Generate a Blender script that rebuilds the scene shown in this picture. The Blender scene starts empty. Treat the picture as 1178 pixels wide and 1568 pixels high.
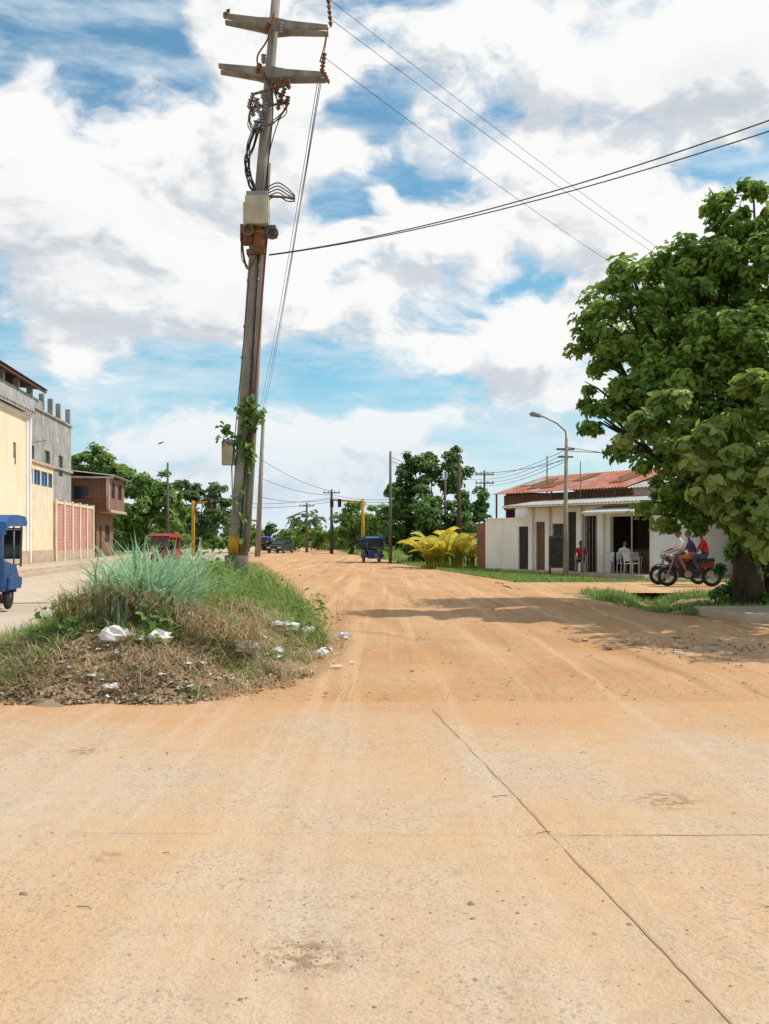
import bpy, math, random
import numpy as np
from mathutils import Matrix, Vector, noise
random.seed(7); rng=np.random.default_rng(7)
F=1500.0; U0=589.0; VH=826.0; EH=1.5
def P(u,v,d): return Vector(((u-U0)/F*d, d, EH+(VH-v)/F*d))
SC=bpy.context.scene
# ---------------------------------------------------------------- materials
def mat(name,c1,c2=None,scale=4,rough=.8,bump=0,bscale=None,metal=0,detail=5,stretch=(1,1,1),rnd=False,trans=0,spec=.3,lo=.35,hi=.65,streak=0):
    m=bpy.data.materials.new(name); m.use_nodes=True; nt=m.node_tree; N=nt.nodes; L=nt.links
    b=N['Principled BSDF']; b.inputs['Roughness'].default_value=rough; b.inputs['Metallic'].default_value=metal
    b.inputs['Specular IOR Level'].default_value=spec
    if c2 is None: c2=tuple(x*.75 for x in c1)
    tc=N.new('ShaderNodeTexCoord'); mp=N.new('ShaderNodeMapping'); mp.inputs['Scale'].default_value=stretch
    L.new(tc.outputs['Object'],mp.inputs[0])
    rp=N.new('ShaderNodeValToRGB'); rp.color_ramp.elements[0].position=lo; rp.color_ramp.elements[1].position=hi
    rp.color_ramp.elements[0].color=(*c1,1); rp.color_ramp.elements[1].color=(*c2,1)
    if rnd:
        at=N.new('ShaderNodeAttribute'); at.attribute_name='rnd'; L.new(at.outputs['Fac'],rp.inputs[0])
        rp.color_ramp.elements[0].position=0; rp.color_ramp.elements[1].position=1
    else:
        nz=N.new('ShaderNodeTexNoise'); nz.inputs['Scale'].default_value=scale; nz.inputs['Detail'].default_value=detail
        nz.inputs['Roughness'].default_value=.6
        L.new(mp.outputs[0],nz.inputs[0]); L.new(nz.outputs[0],rp.inputs[0])
    out=rp.outputs[0]
    if streak:
        m2=N.new('ShaderNodeMapping'); m2.inputs['Scale'].default_value=(3.5,3.5,.28); L.new(tc.outputs['Object'],m2.inputs[0])
        n3=N.new('ShaderNodeTexNoise'); n3.inputs['Scale'].default_value=1; n3.inputs['Detail'].default_value=5; L.new(m2.outputs[0],n3.inputs[0])
        r3=N.new('ShaderNodeMapRange'); r3.inputs[1].default_value=.48; r3.inputs[2].default_value=.72; r3.inputs[3].default_value=0; r3.inputs[4].default_value=streak; L.new(n3.outputs[0],r3.inputs[0])
        mx=N.new('ShaderNodeMix'); mx.data_type='RGBA'; L.new(r3.outputs[0],mx.inputs[0]); L.new(out,mx.inputs[6]); mx.inputs[7].default_value=tuple(x*.35 for x in c1)+(1,); out=mx.outputs[2]
    L.new(out,b.inputs['Base Color'])
    if bump:
        n2=N.new('ShaderNodeTexNoise'); n2.inputs['Scale'].default_value=bscale or scale*6; n2.inputs['Detail'].default_value=6
        L.new(mp.outputs[0],n2.inputs[0]); bp=N.new('ShaderNodeBump'); bp.inputs['Strength'].default_value=bump; bp.inputs['Distance'].default_value=.03
        L.new(n2.outputs[0],bp.inputs['Height']); L.new(bp.outputs[0],b.inputs['Normal'])
    if trans:
        tr=N.new('ShaderNodeBsdfTranslucent'); mx=N.new('ShaderNodeMixShader'); mx.inputs[0].default_value=trans
        hs=N.new('ShaderNodeHueSaturation'); hs.inputs['Value'].default_value=1.5; hs.inputs['Hue'].default_value=.485
        L.new(rp.outputs[0],hs.inputs['Color']); L.new(hs.outputs[0],tr.inputs[0])
        L.new(b.outputs[0],mx.inputs[1]); L.new(tr.outputs[0],mx.inputs[2]); L.new(mx.outputs[0],N['Material Output'].inputs[0])
    return m
def brickmat(name,c1,c2,mortar,ax=(0,1,0),sc=1.0,bw=.26,bh=.11):
    m=bpy.data.materials.new(name); m.use_nodes=True; nt=m.node_tree;N=nt.nodes;L=nt.links;b=N['Principled BSDF'];b.inputs['Roughness'].default_value=.9
    tc=N.new('ShaderNodeTexCoord'); dp=N.new('ShaderNodeVectorMath'); dp.operation='DOT_PRODUCT'; dp.inputs[1].default_value=ax
    L.new(tc.outputs['Object'],dp.inputs[0]); sp=N.new('ShaderNodeSeparateXYZ'); L.new(tc.outputs['Object'],sp.inputs[0])
    cb=N.new('ShaderNodeCombineXYZ'); L.new(dp.outputs['Value'],cb.inputs[0]); L.new(sp.outputs[2],cb.inputs[1])
    br=N.new('ShaderNodeTexBrick'); br.inputs['Scale'].default_value=sc; br.inputs['Brick Width'].default_value=bw; br.inputs['Row Height'].default_value=bh
    br.inputs['Mortar Size'].default_value=.012; br.inputs['Color1'].default_value=(*c1,1); br.inputs['Color2'].default_value=(*c2,1); br.inputs['Mortar'].default_value=(*mortar,1)
    L.new(cb.outputs[0],br.inputs[0])
    nz=N.new('ShaderNodeTexNoise'); nz.inputs['Scale'].default_value=1.2; nz.inputs['Detail'].default_value=6; L.new(tc.outputs['Object'],nz.inputs[0])
    mx=N.new('ShaderNodeMix'); mx.data_type='RGBA'; mx.blend_type='MULTIPLY'; L.new(nz.outputs[0],mx.inputs[0]); L.new(br.outputs[0],mx.inputs[6]); mx.inputs[7].default_value=(.45,.42,.4,1)
    L.new(mx.outputs[2],b.inputs['Base Color']); return m

def groundmat(name,c1,c2,c3,speck,green=None,gscale=.5,bump=.5,speckamt=.62,blend=None,tracks=0,stain=None):
    m=bpy.data.materials.new(name); m.use_nodes=True; nt=m.node_tree;N=nt.nodes;L=nt.links;b=N['Principled BSDF'];b.inputs['Roughness'].default_value=.95;b.inputs['Specular IOR Level'].default_value=.15
    tc=N.new('ShaderNodeTexCoord')
    def nz(s,d=6,st=(1,1,1),r=.6,rot=0):
        mp=N.new('ShaderNodeMapping'); mp.inputs['Scale'].default_value=st; mp.inputs['Rotation'].default_value=(0,0,rot); L.new(tc.outputs['Object'],mp.inputs[0])
        n=N.new('ShaderNodeTexNoise'); n.inputs['Scale'].default_value=s; n.inputs['Detail'].default_value=d; n.inputs['Roughness'].default_value=r
        L.new(mp.outputs[0],n.inputs[0]); return n.outputs[0]
    def ramp(x,a,bb):
        r=N.new('ShaderNodeMapRange'); r.interpolation_type='SMOOTHSTEP'; r.inputs[1].default_value=a; r.inputs[2].default_value=bb; L.new(x,r.inputs[0]); return r.outputs[0]
    def mix(f,a,bb,k=1):
        x=N.new('ShaderNodeMix'); x.data_type='RGBA'
        if k!=1:
            mm=N.new('ShaderNodeMath'); mm.operation='MULTIPLY'; mm.inputs[1].default_value=k; L.new(f,mm.inputs[0]); f=mm.outputs[0]
        L.new(f,x.inputs[0])
        for s,c in ((6,a),(7,bb)):
            if isinstance(c,tuple): x.inputs[s].default_value=(*c,1)
            else: L.new(c,x.inputs[s])
        return x.outputs[2]
    big=ramp(nz(.45,7),.38,.62); col=mix(big,c1,c2)
    st=ramp(nz(1.1,6,(.55,.2,1)),.45,.68); col=mix(st,col,c3,.7)
    if blend:
        sp=N.new('ShaderNodeSeparateXYZ'); L.new(tc.outputs['Object'],sp.inputs[0]); ma=N.new('ShaderNodeMath'); ma.operation='MULTIPLY_ADD'; L.new(nz(.7,7,r=.65),ma.inputs[0]); ma.inputs[1].default_value=6.0; L.new(sp.outputs[1],ma.inputs[2])
        col=mix(ramp(ma.outputs[0],9.4,12.0),col,blend)
    md=ramp(nz(6,7),.42,.75); col=mix(md,col,tuple(x*.74 for x in c1),.35)
    if tracks:
        col=mix(ramp(nz(1,4,(2.6,.05,1),rot=-.09),.50,.62),col,tuple(min(1,x*1.15) for x in c2),tracks)
        col=mix(ramp(nz(1,5,(3.3,.07,1),rot=-.16),.54,.66),col,tuple(x*.76 for x in c1),tracks)
    fine=ramp(nz(70,2,r=.7),.52,.75); col=mix(fine,col,tuple(x*.55 for x in c1),.38)
    sp=ramp(nz(44,1,r=.5),speckamt,speckamt+.05); msk=ramp(nz(.9,4),.35,.65)
    mm=N.new('ShaderNodeMath');mm.operation='MULTIPLY';L.new(sp,mm.inputs[0]);L.new(msk,mm.inputs[1]); col=mix(mm.outputs[0],col,speck,.6)
    vo=N.new('ShaderNodeTexVoronoi'); vo.inputs['Scale'].default_value=9; L.new(tc.outputs['Object'],vo.inputs[0])
    vr=ramp(vo.outputs[0],.09,.05); vm=ramp(nz(7,2),.52,.6); m3=N.new('ShaderNodeMath');m3.operation='MULTIPLY';L.new(vr,m3.inputs[0]);L.new(vm,m3.inputs[1]); col=mix(m3.outputs[0],col,tuple(x*.8 for x in speck),.5)
    for (sx,sy,sr) in (stain or []):
        ds=N.new('ShaderNodeVectorMath'); ds.operation='DISTANCE'; ds.inputs[1].default_value=(sx,sy,0); L.new(tc.outputs['Object'],ds.inputs[0])
        s1=ramp(ds.outputs['Value'],sr,sr*.2); s2=ramp(nz(16,4),.42,.60); mm=N.new('ShaderNodeMath');mm.operation='MULTIPLY';L.new(s1,mm.inputs[0]);L.new(s2,mm.inputs[1]); col=mix(mm.outputs[0],col,tuple(x*.42 for x in c1),.75)
    if green:
        g=ramp(nz(gscale,8,r=.7),.44,.56); gc=mix(ramp(nz(5,5),.35,.65),green,tuple(x*.55 for x in green)); col=mix(g,col,gc)
    L.new(col,b.inputs['Base Color'])
    add=N.new('ShaderNodeMath');add.operation='MULTIPLY_ADD';L.new(nz(9,7),add.inputs[0]);add.inputs[1].default_value=1.5;L.new(nz(60,3),add.inputs[2])
    bp=N.new('ShaderNodeBump');bp.inputs['Strength'].default_value=bump;bp.inputs['Distance'].default_value=.02;L.new(add.outputs[0],bp.inputs['Height']);L.new(bp.outputs[0],b.inputs['Normal'])
    return m
M={}
def mm(k,*a,**kw):
    M[k]=mat(k,*a,**kw); return M[k]
mm('conc_pole',(.36,.32,.27),(.22,.19,.155),scale=3,rough=.9,bump=.2,stretch=(1,1,.3),streak=.6)
mm('pole_dark',(.09,.08,.07),(.16,.14,.12),scale=4)
mm('yellow',(.58,.33,.02),(.40,.20,.03),scale=8)
mm('rust',(.30,.12,.04),(.13,.05,.02),scale=9,bump=.3)
mm('redcable',(.25,.04,.03),(.18,.05,.04))
mm('beige',(.56,.50,.36),(.42,.36,.25),scale=3,streak=.5)
mm('black',(.02,.02,.022),(.03,.03,.03),rough=.5)
mm('wire',(.05,.05,.055),(.07,.07,.07),rough=.6)
mm('rubber',(.018,.018,.018),(.03,.028,.025),rough=.9)
mm('chrome',(.5,.5,.5),(.35,.35,.35),rough=.3,metal=.9)
mm('metal',(.32,.32,.32),(.22,.21,.2),rough=.5,metal=.4)
mm('blue',(.025,.08,.26),(.03,.07,.17),rough=.45,spec=.5)
mm('bluecanvas',(.05,.14,.36),(.04,.09,.24),rough=.8,scale=3)
mm('red',(.45,.03,.03),(.28,.03,.03),rough=.4,spec=.5)
mm('darkred',(.16,.015,.015),(.10,.012,.012),rough=.35,spec=.5)
mm('cream',(.84,.71,.52),(.78,.64,.45),scale=.9,rough=.9,bump=.08,streak=.25)
mm('creamlow',(.78,.66,.48),(.68,.56,.39),scale=1.3,rough=.9,streak=.3)
mm('base',(.42,.30,.22),(.55,.42,.30),scale=2)
mm('whitewall',(.90,.88,.84),(.80,.76,.70),scale=1.1,rough=.9,bump=.06,lo=.3,hi=.8,streak=.22)
mm('whitedirty',(.70,.66,.58),(.50,.42,.32),scale=2.2,rough=.9,lo=.4,hi=.75)
mm('grayconc',(.42,.41,.38),(.27,.26,.25),scale=1.2,rough=.95,bump=.15,streak=.6)
mm('grayroof',(.46,.45,.43),(.32,.31,.29),scale=2,rough=.7,metal=.2)
mm('brownroof',(.20,.11,.08),(.11,.07,.05),scale=2)
mm('rustroof',(.42,.13,.08),(.42,.28,.22),scale=1.6,rough=.85,bump=.2,lo=.44,hi=.64,detail=8)
mm('wood',(.16,.09,.05),(.09,.05,.03),scale=4,stretch=(3,3,.5))
mm('brown_door',(.22,.11,.055),(.13,.07,.04),scale=4,stretch=(4,4,.6))
mm('glass',(.02,.03,.04),(.04,.05,.06),rough=.15,spec=.6)
mm('bluewin',(.06,.20,.38),(.04,.13,.26),rough=.3,spec=.5)
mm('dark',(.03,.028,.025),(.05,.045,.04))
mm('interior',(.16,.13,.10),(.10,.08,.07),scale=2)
mm('bark',(.12,.09,.06),(.05,.038,.028),scale=6,bump=.6,stretch=(2,2,.5))
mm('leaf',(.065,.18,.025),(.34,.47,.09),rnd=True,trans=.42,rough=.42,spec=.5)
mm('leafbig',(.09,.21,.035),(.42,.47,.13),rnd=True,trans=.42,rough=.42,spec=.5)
mm('leafdark',(.05,.13,.03),(.16,.28,.07),rnd=True,trans=.33,rough=.5)
mm('leafmid',(.07,.17,.03),(.24,.35,.08),rnd=True,trans=.36,rough=.5)
mm('leaffar',(.07,.14,.05),(.18,.27,.10),rnd=True,trans=.25,rough=.7)
mm('grass',(.07,.18,.03),(.30,.39,.10),rnd=True,trans=.3,rough=.6)
mm('reed',(.14,.30,.15),(.40,.56,.35),rnd=True,trans=.3,rough=.5)
mm('straw',(.34,.23,.12),(.60,.47,.28),rnd=True,trans=.1,rough=.9)
mm('litter',(.18,.11,.06),(.50,.38,.25),rnd=True,rough=.9)
mm('palm',(.32,.36,.04),(.75,.62,.10),rnd=True,trans=.45,rough=.5)
mm('stone',(.26,.16,.10),(.44,.31,.21),rnd=True,rough=.95)
mm('trash',(.84,.84,.82),(.60,.58,.54),scale=8,rough=.5)
mm('rubble',(.42,.29,.19),(.52,.38,.26),scale=4,rough=.95,bump=.4)
mm('joint',(.34,.22,.13),(.46,.31,.19),scale=3,rough=.95)
mm('skin',(.28,.14,.08),(.24,.12,.07)); mm('hair',(.012,.01,.009),(.02,.016,.013))
mm('shirt_red',(.42,.03,.03)); mm('shirt_white',(.7,.68,.65)); mm('shirt_purple',(.09,.04,.17)); mm('jeans',(.05,.08,.15)); mm('shorts_orange',(.5,.16,.05))
mm('plastic_white',(.7,.68,.62),(.62,.6,.55),rough=.4)
mm('sidewalk',(.52,.41,.30),(.42,.33,.24),scale=2,rough=.95,bump=.3)
M['brick']=brickmat('brick',(.36,.13,.07),(.26,.10,.06),(.32,.25,.2),ax=(.3,1,0))
M['pinkbrick']=brickmat('pinkbrick',(.68,.31,.25),(.60,.28,.22),(.68,.50,.42),ax=(.1,1,0),bw=.4,bh=.2)
DC=(.565,.325,.165)
M['ground']=groundmat('ground_earth',(.45,.29,.17),(.39,.25,.15),(.48,.33,.20),(.2,.13,.09),green=(.10,.17,.04),gscale=.35)
M['dirt']=groundmat('dirt',(.565,.315,.15),(.60,.375,.21),(.51,.265,.12),(.27,.17,.10),speckamt=.62,bump=.9,tracks=.72)
M['concrete']=groundmat('dusty_concrete',(.575,.39,.24),(.55,.425,.31),(.60,.355,.18),(.30,.24,.19),speckamt=.575,bump=.5,blend=DC,tracks=.26,stain=[(-.28,3.52,.26),(1.6,5.6,.30),(-1.3,4.6,.12),(-2.1,6.9,.2)])
M['concgray']=groundmat('left_concrete',(.56,.46,.36),(.52,.44,.36),(.57,.43,.30),(.28,.22,.18),speckamt=.62,bump=.4,tracks=.4)
M['median']=groundmat('median_soil',(.36,.25,.15),(.44,.32,.20),(.27,.19,.11),(.6,.55,.48),green=(.13,.17,.05),gscale=.9,bump=1.0,speckamt=.58)
# ---------------------------------------------------------------- mesh builder
class MB:
    def __init__(s,Mx=None): s.v=[];s.f=[];s.m=[];s.M=Mx or Matrix.Identity(4)
    def add(s,vs,fs,mi=0):
        o=len(s.v); s.v+= [tuple(s.M@Vector(p)) for p in vs]; s.f+=[tuple(i+o for i in f) for f in fs]; s.m+=[mi]*len(fs)
    def box(s,a,b,mi=0,R=None):
        x0,y0,z0=a;x1,y1,z1=b
        vs=[Vector(p) for p in [(x0,y0,z0),(x1,y0,z0),(x1,y1,z0),(x0,y1,z0),(x0,y0,z1),(x1,y0,z1),(x1,y1,z1),(x0,y1,z1)]]
        if R is not None:
            c=sum(vs,Vector())/8; vs=[c+R@(p-c) for p in vs]
        s.add(vs,[(0,3,2,1),(4,5,6,7),(0,1,5,4),(1,2,6,5),(2,3,7,6),(3,0,4,7)],mi)
    def cbox(s,c,d,mi=0,R=None): s.box([c[i]-d[i]/2 for i in range(3)],[c[i]+d[i]/2 for i in range(3)],mi,R)
    def tube(s,pts,rs,n=8,mi=0,cap=True):
        pts=[Vector(p) for p in pts]
        if not hasattr(rs,'__len__'): rs=[rs]*len(pts)
        vs=[];fs=[]; pn=None
        for i,p in enumerate(pts):
            t=(pts[min(i+1,len(pts)-1)]-pts[max(i-1,0)])
            if t.length<1e-9: t=Vector((0,0,1))
            t.normalize()
            if pn is None:
                a=Vector((0,0,1)) if abs(t.z)<.9 else Vector((1,0,0)); pn=t.cross(a).normalized()
            pn=(pn-t*pn.dot(t)); pn.normalize(); q=t.cross(pn)
            for k in range(n):
                an=2*math.pi*k/n; vs.append(p+(pn*math.cos(an)+q*math.sin(an))*rs[i])
        for i in range(len(pts)-1):
            for k in range(n):
                k2=(k+1)%n; fs.append((i*n+k,i*n+k2,(i+1)*n+k2,(i+1)*n+k))
        if cap: fs.append(tuple(range(n-1,-1,-1))); fs.append(tuple((len(pts)-1)*n+k for k in range(n)))
        s.add(vs,fs,mi)
    def sph(s,c,r,mi=0,n=10,jit=0):
        if not hasattr(r,'__len__'): r=(r,r,r)
        vs=[];fs=[];k=n//2+1
        for i in range(k+1):
            th=math.pi*i/k
            for j in range(n):
                ph=2*math.pi*j/n; w=1+random.uniform(-jit,jit)
                vs.append((c[0]+r[0]*w*math.sin(th)*math.cos(ph),c[1]+r[1]*w*math.sin(th)*math.sin(ph),c[2]+r[2]*w*math.cos(th)))
        for i in range(k):
            for j in range(n):
                a=i*n+j;b=i*n+(j+1)%n; fs.append((a,a+n,b+n,b))
        s.add(vs,fs,mi)
    def torus(s,c,R,r,ax='x',mi=0,n=20,m=8):
        vs=[];fs=[]
        for i in range(n):
            a=2*math.pi*i/n
            for j in range(m):
                b=2*math.pi*j/m; q=R+r*math.cos(b); z=r*math.sin(b)
                p=(z,q*math.cos(a),q*math.sin(a)) if ax=='x' else (q*math.cos(a),z,q*math.sin(a))
                vs.append((c[0]+p[0],c[1]+p[1],c[2]+p[2]))
        for i in range(n):
            for j in range(m):
                fs.append((i*m+j,((i+1)%n)*m+j,((i+1)%n)*m+(j+1)%m,i*m+(j+1)%m))
        s.add(vs,fs,mi)
    def extr(s,poly,y0,y1,mi=0,ax='x'):
        n=len(poly)
        g=(lambda t,a,z:(t,a,z)) if ax=='x' else (lambda t,a,z:(a,t,z))
        vs=[g(y0,a,z) for a,z in poly]+[g(y1,a,z) for a,z in poly]
        fs=[tuple(range(n)),tuple(range(2*n-1,n-1,-1))]+[(i,i+n,(i+1)%n+n,(i+1)%n) for i in range(n)]
        s.add(vs,fs,mi)
    def obj(s,name,mats,parent=None,smooth=False,bevel=0):
        me=bpy.data.meshes.new(name); me.from_pydata(s.v,[],s.f); me.update()
        for k in mats: me.materials.append(M[k])
        me.polygons.foreach_set('material_index',s.m)
        if smooth: me.polygons.foreach_set('use_smooth',[True]*len(s.f))
        o=bpy.data.objects.new(name,me); SC.collection.objects.link(o)
        if parent: o.parent=parent
        if bevel:
            b=o.modifiers.new('b','BEVEL'); b.width=bevel; b.segments=2; b.limit_method='ANGLE'
        return o
def empty(name,loc=(0,0,0),rz=0):
    e=bpy.data.objects.new(name,None); SC.collection.objects.link(e); e.location=loc; e.rotation_euler=(0,0,rz); e.empty_display_size=.3; return e
def npmesh(name,verts,faces,mk,rnd=None,parent=None,smooth=False):
    nf,k=faces.shape; me=bpy.data.meshes.new(name); me.vertices.add(len(verts)); me.vertices.foreach_set('co',verts.astype(np.float32).ravel())
    me.loops.add(nf*k); me.loops.foreach_set('vertex_index',faces.astype(np.int32).ravel())
    me.polygons.add(nf); me.polygons.foreach_set('loop_start',np.arange(0,nf*k,k,dtype=np.int32))
    try: me.polygons.foreach_set('loop_total',np.full(nf,k,dtype=np.int32))
    except Exception: pass
    me.update(calc_edges=True); me.validate()
    if rnd is not None:
        a=me.attributes.new('rnd','FLOAT','POINT'); a.data.foreach_set('value',rnd.astype(np.float32))
    me.materials.append(M[mk])
    if smooth: me.polygons.foreach_set('use_smooth',[True]*nf)
    o=bpy.data.objects.new(name,me); SC.collection.objects.link(o)
    if parent: o.parent=parent
    return o
def norm(a): return a/np.maximum(np.linalg.norm(a,axis=1,keepdims=True),1e-9)
def leaves(name,pos,nrm,L,W,mk,rnd,parent=None):
    n=len(pos); nrm=norm(nrm); t=norm(np.cross(nrm,rng.normal(size=(n,3)))); t[:,2]-=.25; t=norm(t-nrm*np.sum(t*nrm,1,keepdims=True)); b=np.cross(nrm,t)
    L=np.broadcast_to(np.asarray(L,float),(n,))[:,None]*(rng.uniform(.7,1.3,(n,1))); W=L*W
    f=nrm*W*.22
    vs=np.stack([pos-t*L*.5,pos-t*L*.15+b*W*.5+f,pos+t*L*.25+b*W*.4+f,pos+t*L*.5-nrm*L*.08,pos+t*L*.25-b*W*.4+f,pos-t*L*.15-b*W*.5+f],1).reshape(-1,3)
    i=np.arange(n)[:,None]*6; fs=np.concatenate([i+np.array([[0,1,2,3]]),i+np.array([[0,3,4,5]])],0)
    return npmesh(name,vs,fs,mk,np.repeat(rnd,6),parent)
def lobeleaves(lobes,nper,clumps=26,cr=.42):
    PP=[];NN=[];RR=[]
    for (x,y,z,r) in lobes:
        k=max(6,int(clumps*r*r/1.2)) ; n=max(60,int(nper*r*r))
        d=norm(rng.normal(size=(k,3))); rad=r*rng.uniform(.45,1.05,(k,1)); cc=np.array([x,y,z])+d*rad*np.array([1,1,.85])
        idx=rng.integers(0,k,n); sz=cr*r**.5*rng.uniform(.6,1.25,k)
        q=norm(rng.normal(size=(n,3)))*(rng.uniform(.1,1,(n,1))**.5)*sz[idx][:,None]*np.array([1,1,.7])
        p=cc[idx]+q; PP.append(p); NN.append(norm(q)*.6+d[idx]*.5+np.array([0,0,.7])+rng.normal(size=(n,3))*.45)
        cv=rng.uniform(0,1,k)
        RR.append(np.clip(.45*cv[idx]+.35*rng.uniform(0,1,n)+.25*(q[:,2]/np.maximum(sz[idx],.01)+.3),0,1))  # leaf tone: random by clump and leaf, plus paler towards each clump's top
    return np.concatenate(PP),np.concatenate(NN),np.concatenate(RR)
def tree(name,base,lobes,nper,L,W,mk,tr=.2,fork=.45,clumps=26,cr=.42,bend=.3):
    root=empty(name); base=Vector(base); mb=MB()
    c=sum((Vector(l[:3]) for l in lobes),Vector())/len(lobes)
    fk=base.lerp(c,fork)
    mb.tube([base+Vector((0,0,-.1)),base.lerp(fk,.3)+Vector((.06,0,0)),base.lerp(fk,.7)+Vector((-.08,.05,0)),fk],[tr*1.5,tr*1.05,tr*.9,tr*.8],10)
    for l in lobes:
        e=Vector(l[:3]); m1=fk.lerp(e,.45)+Vector((random.uniform(-1,1),random.uniform(-1,1),-.3))*bend*.4
        mb.tube([fk-Vector((0,0,.2)),m1,e],[tr*.4,tr*.22,tr*.06],6)
        for _ in range(4):
            dd=Vector((random.gauss(0,1),random.gauss(0,1),random.gauss(.3,.7))).normalized()*l[3]*.85
            mb.tube([m1.lerp(e,.6),e+dd*.5,e+dd],[tr*.13,tr*.08,tr*.03],4)
    mb.obj('trunk',['bark'],root,True)
    p,nn,r=lobeleaves(lobes,nper,clumps,cr); leaves('foliage',p,nn,L,W,mk,r,root); return root
def LB(u,v,d,rp): p=P(u,v,d); return (p.x,p.y,p.z,rp/F*d)
def blades(name,pos,L,W,bend,mk,parent=None,yaw=None,seg=3,rnd=None,lean=.25):
    n=len(pos); L=np.broadcast_to(np.asarray(L,float),(n,)); W=np.broadcast_to(np.asarray(W,float),(n,)); bend=np.broadcast_to(np.asarray(bend,float),(n,))
    if yaw is None: yaw=rng.uniform(0,2*math.pi,n)
    h=np.stack([np.cos(yaw),np.sin(yaw),np.zeros(n)],1); s=np.stack([-h[:,1],h[:,0],np.zeros(n)],1); ln=rng.uniform(0,lean,n)
    V=[]
    for k in range(seg+1):
        t=k/seg; w=(W*(1-t**1.6)+.0008)[:,None]
        c=pos+h*(L*(ln*t+bend*t*t))[:,None]; c[:,2]+=L*(t-bend*.75*t*t*t)*np.sqrt(np.maximum(1-ln**2,.1))
        V+= [c-s*w*.5,c+s*w*.5]
    vs=np.stack(V,1).reshape(-1,3); i=np.arange(n)[:,None]*(2*(seg+1)); fs=np.concatenate([i+np.array([[2*k,2*k+1,2*k+3,2*k+2]]) for k in range(seg)],0)
    if rnd is None: rnd=rng.uniform(0,1,n)
    return npmesh(name,vs,fs,mk,np.repeat(rnd,2*(seg+1)),parent)
# ---------------------------------------------------------------- camera / world / sun
cam=bpy.data.cameras.new('Camera'); co=bpy.data.objects.new('Camera',cam); SC.collection.objects.link(co)
co.location=(0,0,EH); co.rotation_euler=(math.pi/2,0,0); cam.sensor_width=36; cam.sensor_fit='AUTO'; cam.lens=F/1568*36; cam.shift_y=(VH-784)/1568; cam.clip_end=3000; cam.clip_start=.05
SC.camera=co
SC.view_settings.view_transform='Standard'; SC.view_settings.look='None'; SC.view_settings.exposure=0
sv=Vector((.60,.11,.80)).normalized()
sl=bpy.data.lights.new('sun','SUN'); sl.energy=3.9; sl.angle=math.radians(.5); sl.color=(1,.94,.84); so=bpy.data.objects.new('sun',sl); SC.collection.objects.link(so)
so.rotation_euler=sv.to_track_quat('Z','Y').to_euler(); so.location=(20,0,30)
W=bpy.data.worlds.new("World"); SC.world=W; W.use_nodes=True; nt=W.node_tree; N=nt.nodes; L=nt.links; bg=N['Background']; bg.inputs[1].default_value=.1
try: W.cycles.sampling_method='MANUAL'; W.cycles.sample_map_resolution=256
except Exception: pass
sky=N.new('ShaderNodeTexSky'); sky.sky_type='NISHITA'; sky.sun_disc=False; sky.sun_elevation=math.asin(sv.z); sky.sun_rotation=math.atan2(sv.x,sv.y); sky.air_density=1.0; sky.dust_density=.6
tc=N.new('ShaderNodeTexCoord')
SCL=(1,1,1.7)
blobs=[(400,190,180,.22),(230,330,240,.24),(60,260,200,.24),(100,440,170,.26),(330,440,150,.26),(720,360,130,.30),(880,290,120,.24),(650,530,130,.26),(800,505,110,.22),(760,50,180,.24),
(1040,130,230,.28),(1000,380,170,.24),(530,405,75,.22),(1120,420,150,.2),(130,560,80,.12),(470,680,120,.12),(620,750,180,.10),(400,80,90,.2),(820,235,60,.15),(950,560,120,.16),
(80,50,140,-.38),(270,100,60,-.20),(575,180,65,-.30),(565,325,60,-.48),(645,270,50,-.26),(280,560,75,-.22),(560,610,100,-.24),(690,462,60,-.32),(480,550,80,-.20),(1135,265,60,-.48),(890,45,45,-.26),(840,425,45,-.26),(720,640,90,-.14),(20,525,60,-.28),(170,610,90,-.18),(640,130,50,-.20),(935,175,45,-.16),(200,20,80,-.26),(560,70,40,-.14),(750,200,35,-.10)]
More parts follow.
